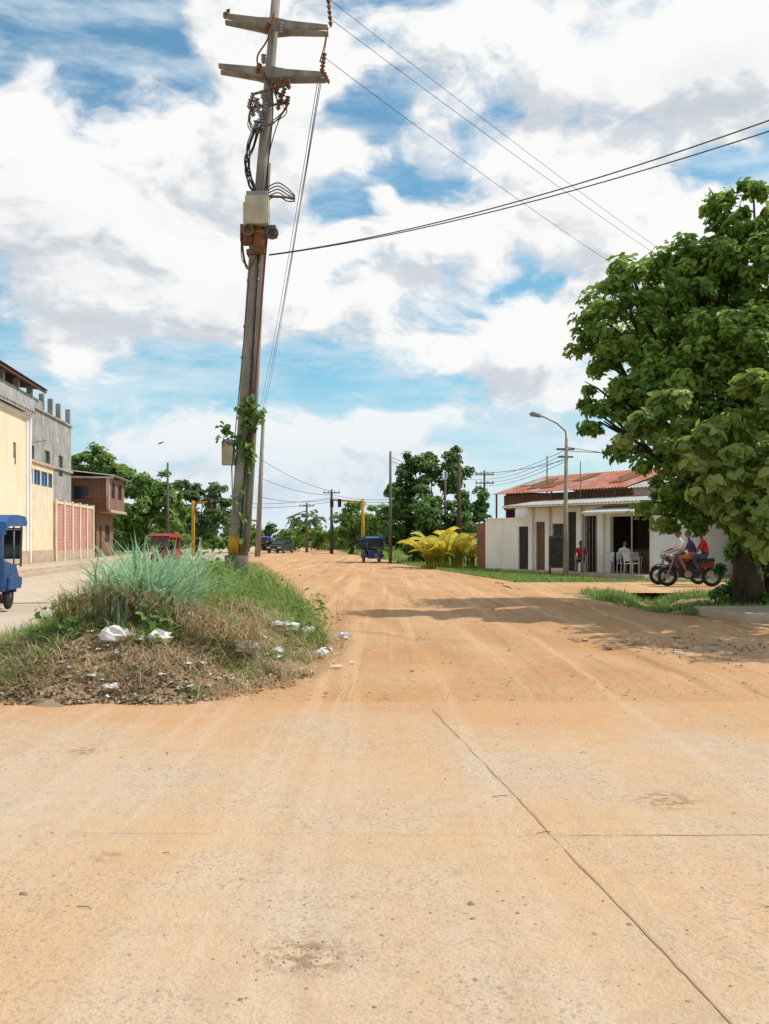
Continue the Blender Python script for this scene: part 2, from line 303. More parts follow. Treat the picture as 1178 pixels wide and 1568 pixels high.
def mkgroup(name,bl,det,warpdet):
    g=bpy.data.node_groups.new(name,'ShaderNodeTree'); g.interface.new_socket('Vector',in_out='INPUT',socket_type='NodeSocketVector'); g.interface.new_socket('D',in_out='OUTPUT',socket_type='NodeSocketFloat')
    GN=g.nodes; GL=g.links; gi=GN.new('NodeGroupInput'); go=GN.new('NodeGroupOutput')
    sc=GN.new('ShaderNodeVectorMath'); sc.operation='MULTIPLY'; sc.inputs[1].default_value=SCL; GL.new(gi.outputs[0],sc.inputs[0])
    wn=GN.new('ShaderNodeTexNoise'); wn.inputs['Scale'].default_value=7; wn.inputs['Detail'].default_value=warpdet; GL.new(sc.outputs[0],wn.inputs[0])
    w1=GN.new('ShaderNodeVectorMath'); w1.operation='SUBTRACT'; w1.inputs[1].default_value=(.5,.5,.5); GL.new(wn.outputs[1],w1.inputs[0])
    w2=GN.new('ShaderNodeVectorMath'); w2.operation='SCALE'; w2.inputs['Scale'].default_value=.18; GL.new(w1.outputs[0],w2.inputs[0])
    w3=GN.new('ShaderNodeVectorMath'); GL.new(sc.outputs[0],w3.inputs[0]); GL.new(w2.outputs[0],w3.inputs[1])
    fn=GN.new('ShaderNodeTexNoise'); fn.inputs['Scale'].default_value=6.5; fn.inputs['Detail'].default_value=det; fn.inputs['Roughness'].default_value=.60; GL.new(w3.outputs[0],fn.inputs[0])
    am=GN.new('ShaderNodeMath'); am.operation='MULTIPLY_ADD'; am.inputs[1].default_value=1.6; am.inputs[2].default_value=-.29; GL.new(fn.outputs[0],am.inputs[0])
    acc=am.outputs[0]
    for (u,v,r,a) in bl:
        d=Vector((u-U0,F,VH-v)).normalized(); c=(d.x*SCL[0],d.y*SCL[1],d.z*SCL[2])
        ds=GN.new('ShaderNodeVectorMath'); ds.operation='DISTANCE'; ds.inputs[1].default_value=c; GL.new(w3.outputs[0],ds.inputs[0])
        mr=GN.new('ShaderNodeMapRange'); mr.interpolation_type='SMOOTHSTEP'; mr.inputs[1].default_value=0; mr.inputs[2].default_value=r/F*1.45; mr.inputs[3].default_value=a; mr.inputs[4].default_value=0; GL.new(ds.outputs['Value'],mr.inputs[0])
        ad=GN.new('ShaderNodeMath'); GL.new(acc,ad.inputs[0]); GL.new(mr.outputs[0],ad.inputs[1]); acc=ad.outputs[0]
    GL.new(acc,go.inputs[0]); return g
gg=mkgroup('clouddens',blobs,7,3)
g1=N.new('ShaderNodeGroup'); g1.node_tree=gg; L.new(tc.outputs['Generated'],g1.inputs[0])
of=N.new('ShaderNodeVectorMath'); of.inputs[1].default_value=(.022,0,.034); L.new(tc.outputs['Generated'],of.inputs[0])
g2=N.new('ShaderNodeGroup'); g2.node_tree=mkgroup('cloudshade',[b for b in blobs if b[2]>=100 or b[3]<-.3],4,3); L.new(of.outputs[0],g2.inputs[0])
def MR(x,a,b,c=0,d=1,sm=True):
    r=N.new('ShaderNodeMapRange'); r.interpolation_type='SMOOTHSTEP' if sm else 'LINEAR'
    for i,k in enumerate((a,b,c,d)): r.inputs[i+1].default_value=k
    L.new(x,r.inputs[0]); return r.outputs[0]
def MT(op,a,b):
    r=N.new('ShaderNodeMath'); r.operation=op
    for i,k in enumerate((a,b)):
        if isinstance(k,(int,float)): r.inputs[i].default_value=k
        else: L.new(k,r.inputs[i])
    return r.outputs[0]
cov=MR(g1.outputs[0],.40,.66)
dif=MT('SUBTRACT',g2.outputs[0],g1.outputs[0])
shade=MT('ADD',MT('MULTIPLY',MR(g2.outputs[0],.62,1.25),.40),MT('MULTIPLY',MR(dif,-.05,.22),.60))
cm=N.new('ShaderNodeMix'); cm.data_type='RGBA'; cm.inputs[6].default_value=(9.7,9.7,9.6,1); cm.inputs[7].default_value=(5.4,5.9,6.6,1); L.new(shade,cm.inputs[0])
tint=N.new('ShaderNodeMix'); tint.data_type='RGBA'; tint.blend_type='MULTIPLY'; tint.inputs[0].default_value=1; tint.inputs[7].default_value=(.80,1.38,1.40,1); L.new(sky.outputs[0],tint.inputs[6])
vm=N.new('ShaderNodeMapping'); vm.inputs['Scale'].default_value=(2.2,2.2,9); vm.inputs['Rotation'].default_value=(0,.25,0); L.new(tc.outputs['Generated'],vm.inputs[0])
vn_=N.new('ShaderNodeTexNoise'); vn_.inputs['Scale'].default_value=3.2; vn_.inputs['Detail'].default_value=6; vn_.inputs['Roughness'].default_value=.62; L.new(vm.outputs[0],vn_.inputs[0])
vf=MR(vn_.outputs[0],.38,.68,.04,.66)
m0=N.new('ShaderNodeMix'); m0.data_type='RGBA'; L.new(vf,m0.inputs[0]); L.new(tint.outputs[2],m0.inputs[6]); m0.inputs[7].default_value=(7.8,8.7,9.3,1)
m1=N.new('ShaderNodeMix'); m1.data_type='RGBA'; L.new(cov,m1.inputs[0]); L.new(m0.outputs[2],m1.inputs[6]); L.new(cm.outputs[2],m1.inputs[7])
sp=N.new('ShaderNodeSeparateXYZ'); L.new(tc.outputs['Generated'],sp.inputs[0])
hz=MR(sp.outputs[2],0.0,.20,.70,0)
m2=N.new('ShaderNodeMix'); m2.data_type='RGBA'; L.new(hz,m2.inputs[0]); L.new(m1.outputs[2],m2.inputs[6]); m2.inputs[7].default_value=(6.4,7.7,8.8,1)
L.new(m2.outputs[2],bg.inputs[0])
# ---------------------------------------------------------------- ground, roads
def interp(tab,y):
    ys=[t[0] for t in tab]; return float(np.interp(y,ys,[t[1] for t in tab]))
MR_=[(8.4,-2.2),(9,-1.6),(9.8,-.95),(11,-.5),(14,-.38),(17,-.75),(20,-1.1),(28,-2.3),(42,-4.5),(60,-7.5),(100,-13),(200,-24)]
ML_=[(8.4,-2.6),(8.8,-3.4),(9.3,-4.2),(11,-5.1),(13,-5.5),(19,-6.4),(28,-8.4),(42,-9.6),(60,-11),(100,-15),(200,-26)]
RR_=[(8,9.5),(14,8.2),(17,7.2),(20,5.6),(26,5.0),(35,4.7),(57,1.6),(80,-.8),(100,-3.5),(200,-12)]
def fb(x,y,s=1,seed=0): return noise.fractal(Vector((x*s,y*s,seed)),1,2,4)
def mz(x,y):
    e=min(x-interp(ML_,y),(interp(MR_,y)-x)*.8,(y-8.5)*.9)+fb(x,y,1.1,3)*.35
    t=max(0,min(1,e/2.0)); t=t*t*(3-2*t); H=np.interp(y,[8,12,25,40,60],[.58,.64,.62,.35,.12])
    return -.03+t*(H+.10*fb(x,y,.8,5))+.04*fb(x,y,3.3,9)*min(1,max(0,e))
def ground():
    xs=sorted(set([-900,-500,-250,-120,-80]+list(np.arange(-60,60.1,1.5))+[80,120,250,500,900]+list(np.arange(3,13,.3)))); ys=sorted(set([-300,-100,-40,-20]+list(np.arange(-10,130,2.0))+[160,220,300,500,900,1500]+list(np.arange(18,30,.35))))
    vs=[];
    for y in ys:
        for x in xs:
            z=-.004
            q=((x-(6.6+(y-24)*.25))/.6)**2+((y-25)/3.2)**2
            if q<4: z-=.45*math.exp(-q*1.1)
            vs.append((x,y,z))
    n=len(xs); fs=[(j*n+i,j*n+i+1,(j+1)*n+i+1,(j+1)*n+i) for j in range(len(ys)-1) for i in range(n-1)]
    npmesh('ground',np.array(vs),np.array(fs),'ground')
ground()
def strip(name,ys,lf,rf,nx,zf,mk,jl=.25,jr=.25):
    vs=[]
    for y in ys:
        a=interp(lf,y)+jl*fb(0,y,.8,11); b=interp(rf,y)+jr*fb(5,y,.8,12)+jr*.5*fb(5,y,3,12)
        for i in range(nx+1):
            t=i/nx; x=a+(b-a)*t; vs.append((x,y,zf(x,y,t)))
    n=nx+1; fs=[(j*n+i,j*n+i+1,(j+1)*n+i+1,(j+1)*n+i) for j in range(len(ys)-1) for i in range(nx)]
    return npmesh(name,np.array(vs),np.array(fs),mk,smooth=True)
dl=[(y,x-1.0) for y,x in MR_]; dl[0]=(8,-3.2); 
ysd=list(np.arange(8.7,30,.25))+list(np.arange(30,80,.8))+list(np.arange(80,220,4))
def dz(x,y,t):
    e=min(1,min(t,1-t)*6)*min(1,max(0,(y-8.9)/1.6))
    xc=x+.11*(y-9); rut=sum(math.exp(-((xc-c-.25*math.sin(y*.13+c))/.17)**2) for c in (.9,2.3,3.6,4.9))
    return .004+max(0,e)*max(0,.045+.04*fb(x,y,.55,1)+.018*fb(x,y,2.2,2)-.03*rut)
strip('dirt_road',ysd,dl,RR_,96,dz,'dirt',0,.35)
strip('dirt_path',list(np.arange(27.5,33.6,.3)),[(20,3.8),(40,3.8)],[(20,22),(40,22)],20,lambda x,y,t:.06 if 28<y<33 else .0,'dirt',.2,.2)
def cstrip():
    xs=np.concatenate([np.arange(-45,-8,2),np.arange(-8,8,.12),np.arange(8,46,2)]); ts=np.concatenate([np.linspace(0,.9,20),np.linspace(.92,1,6)]); vs=[]
    for t in ts:
        for x in xs:
            ye=9.15+.10*fb(x,0,.7,70)+.07*fb(x,3,3.5,71) if abs(x)<8 else 9.15
            y=-6+(ye+6)*t; vs.append((x,y,.009 if t<1 else .003))
    n=len(xs); fs=[(j*n+i,j*n+i+1,(j+1)*n+i+1,(j+1)*n+i) for j in range(len(ts)-1) for i in range(n-1)]
    npmesh('concrete_road',np.array(vs),np.array(fs),'concrete')
cstrip()
L0=lambda y:-12.18-.103*y
strip('concrete_road',list(np.arange(9.25,30,.5))+list(np.arange(30,200,4)),[(9,L0(9)+1.6),(200,L0(200)+1.6)],[(y,x+1.0) for y,x in ML_],14,lambda x,y,t:.006,'concgray',0,0)
jb=MB()
def jline(a,b,w):
    a=Vector(a);b=Vector(b);n=int((b-a).length/.07)+1; d=(b-a).normalized(); s=Vector((-d.y,d.x,0)); vs=[];fs=[]
    for i in range(n+1):
        p=a.lerp(b,i/n); o=.012*fb(p.x*3,p.y*3,1,20); ww=w*max(.12,.6+1.1*fb(p.x,p.y,2.0,23)+.5*(random.random()-.3))
        vs+=[(p.x+s.x*(o-ww/2),p.y+s.y*(o-ww/2),.0125),(p.x+s.x*(o+ww/2),p.y+s.y*(o+ww/2),.0125)]
    fs=[(2*i,2*i+1,2*i+3,2*i+2) for i in range(n)]; jb.add(vs,fs)
jline((1.28,1.2,0),(.42,8.6,0),.014); jline((.86,4.93,0),(7,4.98,0),.009); jline((-3.5,5.0,0),(.86,4.93,0),.003)
jb.obj('concrete_joint',['joint'])
LM=Matrix(((-.1025,-.9947,0,-16.97),(.9947,-.1025,0,46.5),(0,0,1,0),(0,0,0,1)))
sb=MB(LM); sb.box((-40,-2.0,-.1),(120,.0,.33)); sb.box((-40,-2.12,-.1),(120,-2.003,.2)); sb.obj('sidewalk',['sidewalk'],bevel=.03)
# ---------------------------------------------------------------- median
def gridmed():
    ys=list(np.arange(8.2,32,.14))+list(np.arange(32,100,.8)); nx=48; vs=[]
    for y in ys:
        a=interp(ML_,y)-.4;b=interp(MR_,y)+.4
        for i in range(nx+1):
            x=a+(b-a)*i/nx; vs.append((x,y,mz(x,y) ))
    n=nx+1; fs=[(j*n+i,j*n+i+1,(j+1)*n+i+1,(j+1)*n+i) for j in range(len(ys)-1) for i in range(nx)]
    npmesh('grassy_median',np.array(vs),np.array(fs),'median',smooth=True)
gridmed()
def hit(u,v):
    for d in np.arange(7,60,.05):
        p=P(u,v,d); z=mz(p.x,p.y) if interp(ML_,p.y)<p.x<interp(MR_,p.y) else .02
        z=max(z,.02)
        if p.z<=z: return p
    return P(u,v,20)
def scat(n,ya,yb,cond=lambda x,y:True,mg=.1):
    out=[]
    while len(out)<n:
        y=random.uniform(ya,yb); x=random.uniform(interp(ML_,y)+mg,interp(MR_,y)-mg)
        if cond(x,y): out.append((x,y,max(mz(x,y),0)-.01))
    return np.array(out)
rp=[]
for (u,v,k,sp) in [(205,950,190,.30),(235,955,190,.26),(262,935,170,.32),(215,915,160,.38),(185,925,90,.22),(285,905,90,.28),(240,900,120,.4)]:
    c=hit(u,v)
    for _ in range(k):
        x=c.x+random.gauss(0,sp*.6); y=c.y+random.gauss(0,sp*.6); rp.append((x,y,mz(x,y)))
rp=np.array(rp); n=len(rp)
blades('reed_clump',rp,rng.uniform(.5,1.2,n),rng.uniform(.024,.052,n),rng.uniform(.15,.85,n),'reed',seg=5,lean=.6)
gp=np.concatenate([scat(8000,9.4,13.5,lambda x,y:x<-3.3+.5*fb(x,y,1,31) and fb(x,y,.9,30)>-.2,.05),
   scat(28000,12.6,26,lambda x,y:fb(x,y,.8,33)>-.2,.45),scat(8000,26,60,mg=.1),scat(6000,10,13.4,lambda x,y:fb(x,y,1.4,37)>.02,.4)])
n=len(gp); Lg=np.where(gp[:,1]<13.0,rng.uniform(.05,.20,n),rng.uniform(.08,.38,n)); 
clr=np.array([.5+.6*fb(a,b,.9,80) for a,b,_ in gp]); 
blades('grass',gp,Lg,np.where(gp[:,1]<13,.008,.014),rng.uniform(.1,.8,n),'grass',seg=2,lean=.7,rnd=np.clip(clr+rng.normal(0,.22,n),0,1))
wp=scat(1500,14,24,lambda x,y:fb(x,y,.6,40)>.08 or abs(x+3.6)<.8 and y>18.5,.7); n=len(wp)
blades('weeds',wp,rng.uniform(.3,.8,n),.022,rng.uniform(.1,.7,n),'grass',seg=3,lean=.5)
bw=np.array([tuple(hit(u+random.gauss(0,18),v+random.gauss(0,8))) for u,v in [(335,870),(345,880),(350,890),(325,865),(420,900),(310,880),(470,960),(250,985),(480,945),(90,975),(330,905),(380,900)] for _ in range(70)]); bw[:,2]+=rng.uniform(.02,.36,len(bw))
leaves('broadleaf_weeds',bw,rng.normal(size=(len(bw),3))*.5+np.array([0,-.3,.9]),.10,.6,'leafmid',rng.uniform(0,1,len(bw)))
sp_=np.concatenate([scat(9000,9.2,14.8,lambda x,y:x>-4.4 and fb(x,y,1.2,44)>-.3,.1),scat(5500,14,26,mg=.1,cond=lambda x,y:fb(x,y,.8,33)<.0)]); n=len(sp_)
blades('dry_straw',sp_,rng.uniform(.10,.38,n),.007,rng.uniform(.5,1.3,n),'straw',seg=3,lean=1.2)
c0=hit(235,962)
hp=np.array([(c0.x+random.uniform(-1.0,1.2),c0.y+random.uniform(-.35,.2),0) for _ in range(1100)]); hp[:,2]=[mz(a,b)+.08+.25*random.random() for a,b,_ in hp]
blades('dry_straw',hp,rng.uniform(.2,.5,1100),.009,rng.uniform(.6,1.2,1100),'straw',seg=3,lean=.9,yaw=rng.normal(-1.57,.9,1100))
lp=np.concatenate([scat(9000,8.8,14.5,mg=.0,cond=lambda x,y:fb(x,y,1.1,50)>-.3),scat(2000,14,20)]); lp[:,2]+=.02; n=len(lp)
leaves('leaf_litter',lp,rng.normal(size=(n,3))*.5+np.array([0,0,1]),.05,.5,'litter',rng.uniform(0,1,n))
stp=np.array([tuple(hit(u,v)) for u,v in [(455,930),(470,935),(440,925),(330,900),(345,905),(480,940),(320,895),(500,950),(410,915),(425,920)]*3]); stp[:,0]+=rng.normal(0,.12,len(stp))
blades('dry_stalks',stp,rng.uniform(.4,.8,len(stp)),.012,.25,'straw',seg=3)
tb=MB()
def bag(p,s):
    for _ in range(random.choice([2,3,3])):
        q=(p.x+random.gauss(0,s*.35),p.y+random.gauss(0,s*.25),p.z+s*.15); n=9; k=6; vs=[];fs=[]
        a0=random.random()*6; ax=random.uniform(.5,.9)*s; ay=random.uniform(.35,.6)*s; az=random.uniform(.25,.5)*s
        for i in range(k+1):
            th=math.pi*i/k
            for j in range(n):
                ph=2*math.pi*j/n+a0; w=1+random.uniform(-.38,.38); vs.append((q[0]+ax*w*math.sin(th)*math.cos(ph),q[1]+ay*w*math.sin(th)*math.sin(ph),q[2]+az*w*math.cos(th)))
        for i in range(k):
            for j in range(n): a=i*n+j;b=i*n+(j+1)%n; fs+= [(a,a+n,b+n),(a,b+n,b)]
        tb.add(vs,fs,0 if random.random()<.85 else 1)
def scrap(p,s):
    a=random.random()*6; vs=[]
    for i in range(4):
        for j in range(3): x=(i-1.5)*s*.5; y=(j-1)*s*.5; vs.append((p.x+x*math.cos(a)-y*math.sin(a)+random.gauss(0,s*.08),p.y+x*math.sin(a)+y*math.cos(a)+random.gauss(0,s*.08),p.z+.015+abs(random.gauss(0,s*.22))))
    tb.add(vs,[(i*3+j,i*3+j+1,(i+1)*3+j+1,(i+1)*3+j) for i in range(3) for j in range(2)],random.choice([0,0,0,0,1,1]))
for (u,v,s) in [(180,985,.17),(236,988,.18),(285,957,.15),(440,970,.17),(425,965,.10),(472,974,.12),(385,1001,.12),(427,1007,.10),(490,1010,.09),(530,981,.10),(165,1062,.07),(405,985,.05)]: 
    p=hit(u,v); p.z+=.06; bag(p,s)
for (u,v) in [(493,972),(103,1045),(140,1042),(350,1042),(516,1026),(130,1000),(60,1020),(300,1000),(460,1030),(250,1040),(330,965),(540,1020),(165,1075),(215,986),(425,965),(500,1000),(370,1005)]: 
    p=hit(u,v); p.z+=.03; scrap(p,random.uniform(.05,.10))
for _ in range(60):
    p=hit(random.uniform(40,540),random.uniform(985,1062)); p.z+=.03; scrap(p,random.uniform(.02,.06))
tb.obj('plastic_rubbish',['trash','beige'])
def stones(name,pts,szs,mk='stone'):
    base=np.array([(1,0,0),(.3,.9,0),(-.8,.6,0),(-.8,-.6,0),(.3,-.9,0),(.5,.1,.8),(-.4,.3,.75),(-.2,-.45,.7)]); fc=np.array([(0,1,5),(1,6,5),(1,2,6),(2,3,6),(3,7,6),(3,4,7),(4,0,5),(4,5,7),(5,6,7)])
    n=len(pts); a=rng.uniform(0,6.28,n); V=base[None]*szs[:,None,None]*rng.uniform(.7,1.3,(n,8,3)); V[:,:,2]*=.6
    x=V[:,:,0]*np.cos(a)[:,None]-V[:,:,1]*np.sin(a)[:,None]; y=V[:,:,0]*np.sin(a)[:,None]+V[:,:,1]*np.cos(a)[:,None]
    V=np.stack([x,y,V[:,:,2]],2)+pts[:,None,:]; i=np.arange(n)[:,None,None]*8; fs=(i+fc[None]).reshape(-1,3)
    npmesh(name,V.reshape(-1,3),fs,mk,np.repeat(rng.uniform(0,1,n),8))
n=2800; yy=2.4+rng.uniform(0,1,n)**1.3*9; xx=rng.uniform(-.5,.5,n)*yy*1.1
stones('pebbles',np.stack([xx,yy,np.full(n,.008)],1),np.abs(rng.normal(.0,.0042,n))+.002+(rng.uniform(0,1,n)>.982)*.010)
n=2000; yy=9.1+rng.uniform(0,1,n)**1.4*25; xx=rng.uniform(-1.8,8,n)-yy*.02
stones('gravel',np.stack([xx,yy,np.full(n,.045)],1),np.abs(rng.normal(.0,.010,n))+.004)
n=120; q=rng.normal(size=(n,2))*np.array([.12,.08])+np.array([-.28,3.52]); stones('dirt_clods',np.stack([q[:,0],q[:,1],np.full(n,.010)],1),rng.uniform(.002,.006,n))
b=MB()
for _ in range(12):
    y=3.2+random.random()**1.1*7; x=random.uniform(-.5,.5)*y*.9; a=random.random()*3; l=random.uniform(.015,.05); dx,dy=math.cos(a)*l,math.sin(a)*l; b.tube([(x-dx,y-dy,.013),(x+.01,y,.018),(x+dx,y+dy,.013)],.0017,4)
b.obj('twigs',['bark'])
rb=MB()
for _ in range(110):
    t=random.random(); x=3.3+t*3.2+random.gauss(0,.4); y=14.0-t*2.6+random.gauss(0,.5); s=abs(random.gauss(.02,.03))+.012
    rb.sph((x,y,.045),(s*1.5,s,s*.5),0,7,.25)
rb.obj('rubble',['rubble','trash'])
n=650; q=np.stack([rng.uniform(3.4,9,n),rng.normal(13.0,.9,n),np.full(n,.06)],1); leaves('leaf_litter',q,rng.normal(size=(n,3))*.4+np.array([0,0,1]),.05,.5,'litter',rng.uniform(0,1,n))
cs=MB(); R=Matrix.Rotation(.06,3,'Z'); cs.box((6.3,17.6,-.05),(14,20.0,.16),0,R); cs.obj('concrete_slab',['sidewalk'],bevel=.03)
def vg(n,fx,Lr,name,w=.03):
    pts=np.array([fx() for _ in range(n)]); blades(name,pts,rng.uniform(*Lr,n),w,rng.uniform(.1,.6,n),'grass',seg=2,lean=.5)
def f1():
    y=random.uniform(34,62); x=interp(RR_,y)+random.uniform(.1,1)**1.5*3.6-.4; return (x,y,-.02)
vg(20000,f1,(.08,.26),'verge_grass',.03)
def f2():
    while True:
        y=random.uniform(19.5,27.3); x=random.uniform(5.4,12)
        if fb(x,y,.6,60)>-.05: 
            q=((x-(6.6+(y-24)*.25))/.6)**2+((y-25)/3.2)**2
            return (x,y,-.004-.45*math.exp(-q*1.1) if q<4 else 0)
vg(13000,f2,(.08,.3),'verge_grass',.02)
def f3():
    y=random.uniform(60,125); return (interp(RR_,y)+random.random()*9,y,0)
vg(5000,f3,(.2,.5),'verge_grass',.08)
def f4():
    y=random.uniform(33.5,42); return (random.uniform(5.2,8) if y>36 else random.uniform(4.8,14),y,0)
vg(3000,f4,(.05,.16),'verge_grass',.03)
# ---------------------------------------------------------------- trees
big=[LB(*a) for a in [(955,490,20,66),(915,535,20,50),(1000,440,20.5,68),(960,435,20,40),(1060,410,20.5,60),(1075,445,20.5,75),(1140,400,20,72),(1165,325,20,55),(1100,308,20,30),(1135,345,20,45),(1220,400,20,110),(1040,560,20,92),(1140,530,19.5,92),
 (935,605,20.3,54),(925,645,20.3,36),(985,690,20,56),(1060,640,19.5,75),(1150,640,19,80),(1020,770,20.8,46),(1080,740,20,66),(1250,560,20,130),(1060,520,23.5,115),(1180,560,23.5,150),(1260,740,20,110),(1000,600,23,75),(1280,640,17,100),(1340,560,20,140),(1330,380,21,120),
 (1035,790,20.8,40),(1095,785,20.6,46),(1160,805,20,52),(1150,840,21.3,38)]]+[(9.6,14.6,5.6,1.8),(8.7,16.2,5.9,1.3),(10.8,13.2,6.0,1.9)]  # unseen end lobes added to throw the crown's shade nearer the camera
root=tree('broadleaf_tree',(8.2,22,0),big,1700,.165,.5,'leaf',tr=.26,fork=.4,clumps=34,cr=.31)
mb=MB(); 
for a,b in [((8.55,22.1,-.1),(9.2,21.5,4.2)),((7.95,21.8,-.1),(7.3,21,4)),((8.9,22.4,-.1),(10.2,22.5,5))]:
    a=Vector(a);b=Vector(b); mb.tube([a,a.lerp(b,.4)+Vector((.1,.05,0)),b],[.2,.15,.09],8)
mb.obj('side_trunks',['bark'],root,True)
low=[LB(*a) for a in [(1000,655,18.3,45),(1060,690,18,50),(1030,620,18.2,40),(1140,690,17.6,60),(1110,745,17.6,50),(1160,780,17.3,48),(1180,720,17.3,60),(965,665,18.6,30),(1220,810,17.2,60),(1090,640,18,45),(1160,610,17.6,50),(1175,825,17.3,32),(1140,795,17.8,32)]]
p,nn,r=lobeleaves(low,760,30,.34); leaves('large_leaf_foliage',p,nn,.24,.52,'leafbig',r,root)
bl=[LB(*a) for a in [(1110,905,22.3,26),(1130,885,22.5,34),(1165,870,22.6,45),(1190,900,21.8,40)]]
p,nn,r=lobeleaves(bl,1500,22,.36); leaves('undergrowth',p,nn,.14,.45,'leafdark',r*.7,empty('shrub'))
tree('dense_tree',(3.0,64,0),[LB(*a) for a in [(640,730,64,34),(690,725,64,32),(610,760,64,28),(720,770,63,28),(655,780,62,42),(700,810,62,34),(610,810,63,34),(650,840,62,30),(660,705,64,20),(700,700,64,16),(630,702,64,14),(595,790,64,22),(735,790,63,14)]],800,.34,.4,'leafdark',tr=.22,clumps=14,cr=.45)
tree('umbrella_tree',(-27,97,0),[LB(*a) for a in [(125,712,97,26),(155,705,97,24),(180,722,96,20),(140,735,96,30),(195,745,95,22),(110,740,97,25)]],260,.6,.4,'leafmid',tr=.3,clumps=7,cr=.65)
tree('umbrella_tree',(-23,92,0),[LB(*a) for a in [(215,745,92,24),(240,740,92,20),(200,790,90,26),(225,780,90,28),(255,765,91,24),(250,800,90,24),(275,780,92,22),(190,810,90,24)]],280,.55,.4,'leafmid',tr=.25,clumps=7,cr=.6)
tree('umbrella_tree',(-19,98,0),[LB(*a) for a in [(290,752,98,18),(310,765,98,20),(330,752,98,14),(300,795,97,24),(335,790,97,24),(320,815,97,20),(350,775,98,14),(275,745,98,12)]],260,.55,.4,'leaffar',tr=.25,clumps=7,cr=.6)
tree('roadside_tree',(-3.5,100,0),[LB(*a) for a in [(530,790,100,20),(550,800,100,22),(525,820,100,18),(575,790,98,22),(570,820,98,22),(590,830,95,16),(545,775,100,10)]],260,.5,.4,'leafmid',tr=.2,clumps=8,cr=.6)
tree('roadside_tree',(-13,118,0),[LB(*a) for a in [(408,815,118,10),(415,808,118,8),(400,822,118,9)]],300,.5,.4,'leafdark',tr=.2,clumps=8,cr=.6)
tree('roadside_tree',(13,62,0),[LB(*a) for a in [(910,760,60,20),(930,755,60,22),(960,760,60,26),(1000,750,60,34),(1050,760,60,44),(1120,780,60,50)]],300,.4,.4,'leafmid',tr=.2,clumps=8,cr=.6)
dls=[]
for i in range(420):
    az=random.uniform(-1.5,1.5); d=random.uniform(125,190); r=random.uniform(1.6,3.2); x=d*math.sin(az); y=d*math.cos(az)
    if -26<x<-10 and y>100 and random.random()<.5: continue
    dls.append((x,y,random.uniform(.5,4.2),r))
p,nn,r=lobeleaves(dls,20,5,.75); leaves('distant_trees',p,nn,1.1,.55,'leaffar',r)
dl2=[LB(random.uniform(440,600),random.uniform(812,832),random.uniform(112,120),random.uniform(8,14)) for _ in range(26)]+[LB(random.uniform(180,400),random.uniform(815,835),random.uniform(104,115),random.uniform(10,16)) for _ in range(30)]
p,nn,r=lobeleaves(dl2,180,8,.6); leaves('roadside_bushes',p,nn,.5,.45,'leafmid',r)
bs=[LB(random.uniform(720,780),random.uniform(825,850),random.uniform(55,60),random.uniform(12,18)) for _ in range(8)]
p,nn,r=lobeleaves(bs,400,10,.5); leaves('shrub',p,nn,.3,.4,'leafdark',r)
def palm(x,y,s,nf):
    root=empty('banana_plant'); mb=MB(); vs=[];fs=[];rr_=[]
    for q in range(3): mb.tube([(x+q*.14-.14,y+random.uniform(-.1,.1),-.05),(x+q*.16-.16,y,s*.35)],[.07,.05],7)
    for i in range(nf):
        a=2*math.pi*i/nf+random.uniform(-.3,.3); el=random.uniform(.75,1.45); Lf=s*random.uniform(.75,1.1); bx=x+random.gauss(0,.10); by=y+random.gauss(0,.10)
        pts=[]
        for k in range(11):
            t=k/10; h=Lf*(math.cos(el)*t+.22*t*t); z=s*.12+Lf*(math.sin(el)*t-.42*t**3); pts.append(Vector((bx+math.cos(a)*h,by+math.sin(a)*h,max(.04,z))))
        mb.tube(pts,[.028*(1-k/11)+.004 for k in range(11)],5)
        rv=random.random(); tilt=random.uniform(-.5,.5)
        for k in range(3,10):   # torn blade segments on both sides of the midrib
            t=k/10; w=.26*s/2.2*math.sin(math.pi*min(1,(t-.22)/.80))**.6
            for sd in (-1,1):
                tg=(pts[k+1]-pts[k]); sdv=Vector((-math.sin(a),math.cos(a),tilt*sd-.35)).normalized()*sd
                if sd<0: sdv=Vector((math.sin(a),-math.cos(a),-.35-tilt)).normalized()
                for h_ in (0,1):
                    p0=pts[k]+tg*(.5*h_+.03); p1=pts[k]+tg*(.5*h_+.47); j=random.uniform(.8,1.1)
                    o=len(vs); vs+=[p0,p1,p1+sdv*w*j+tg*.45,p0+sdv*w*j+tg*.40]; fs.append((o,o+1,o+2,o+3)); rr_+=[min(1,max(0,rv*.75+random.random()*.25))]*4
    mb.obj('stems',['palm'],root); npmesh('leaf_blades',np.array([tuple(v) for v in vs]),np.array(fs),'palm',np.array(rr_),root)
palm(2.3,50,2.3,11); palm(3.05,49.3,2.6,12); palm(3.75,49.8,2.5,12); palm(4.4,50,2.1,10); palm(2.8,51,2.9,10); palm(3.7,51.2,2.8,10)
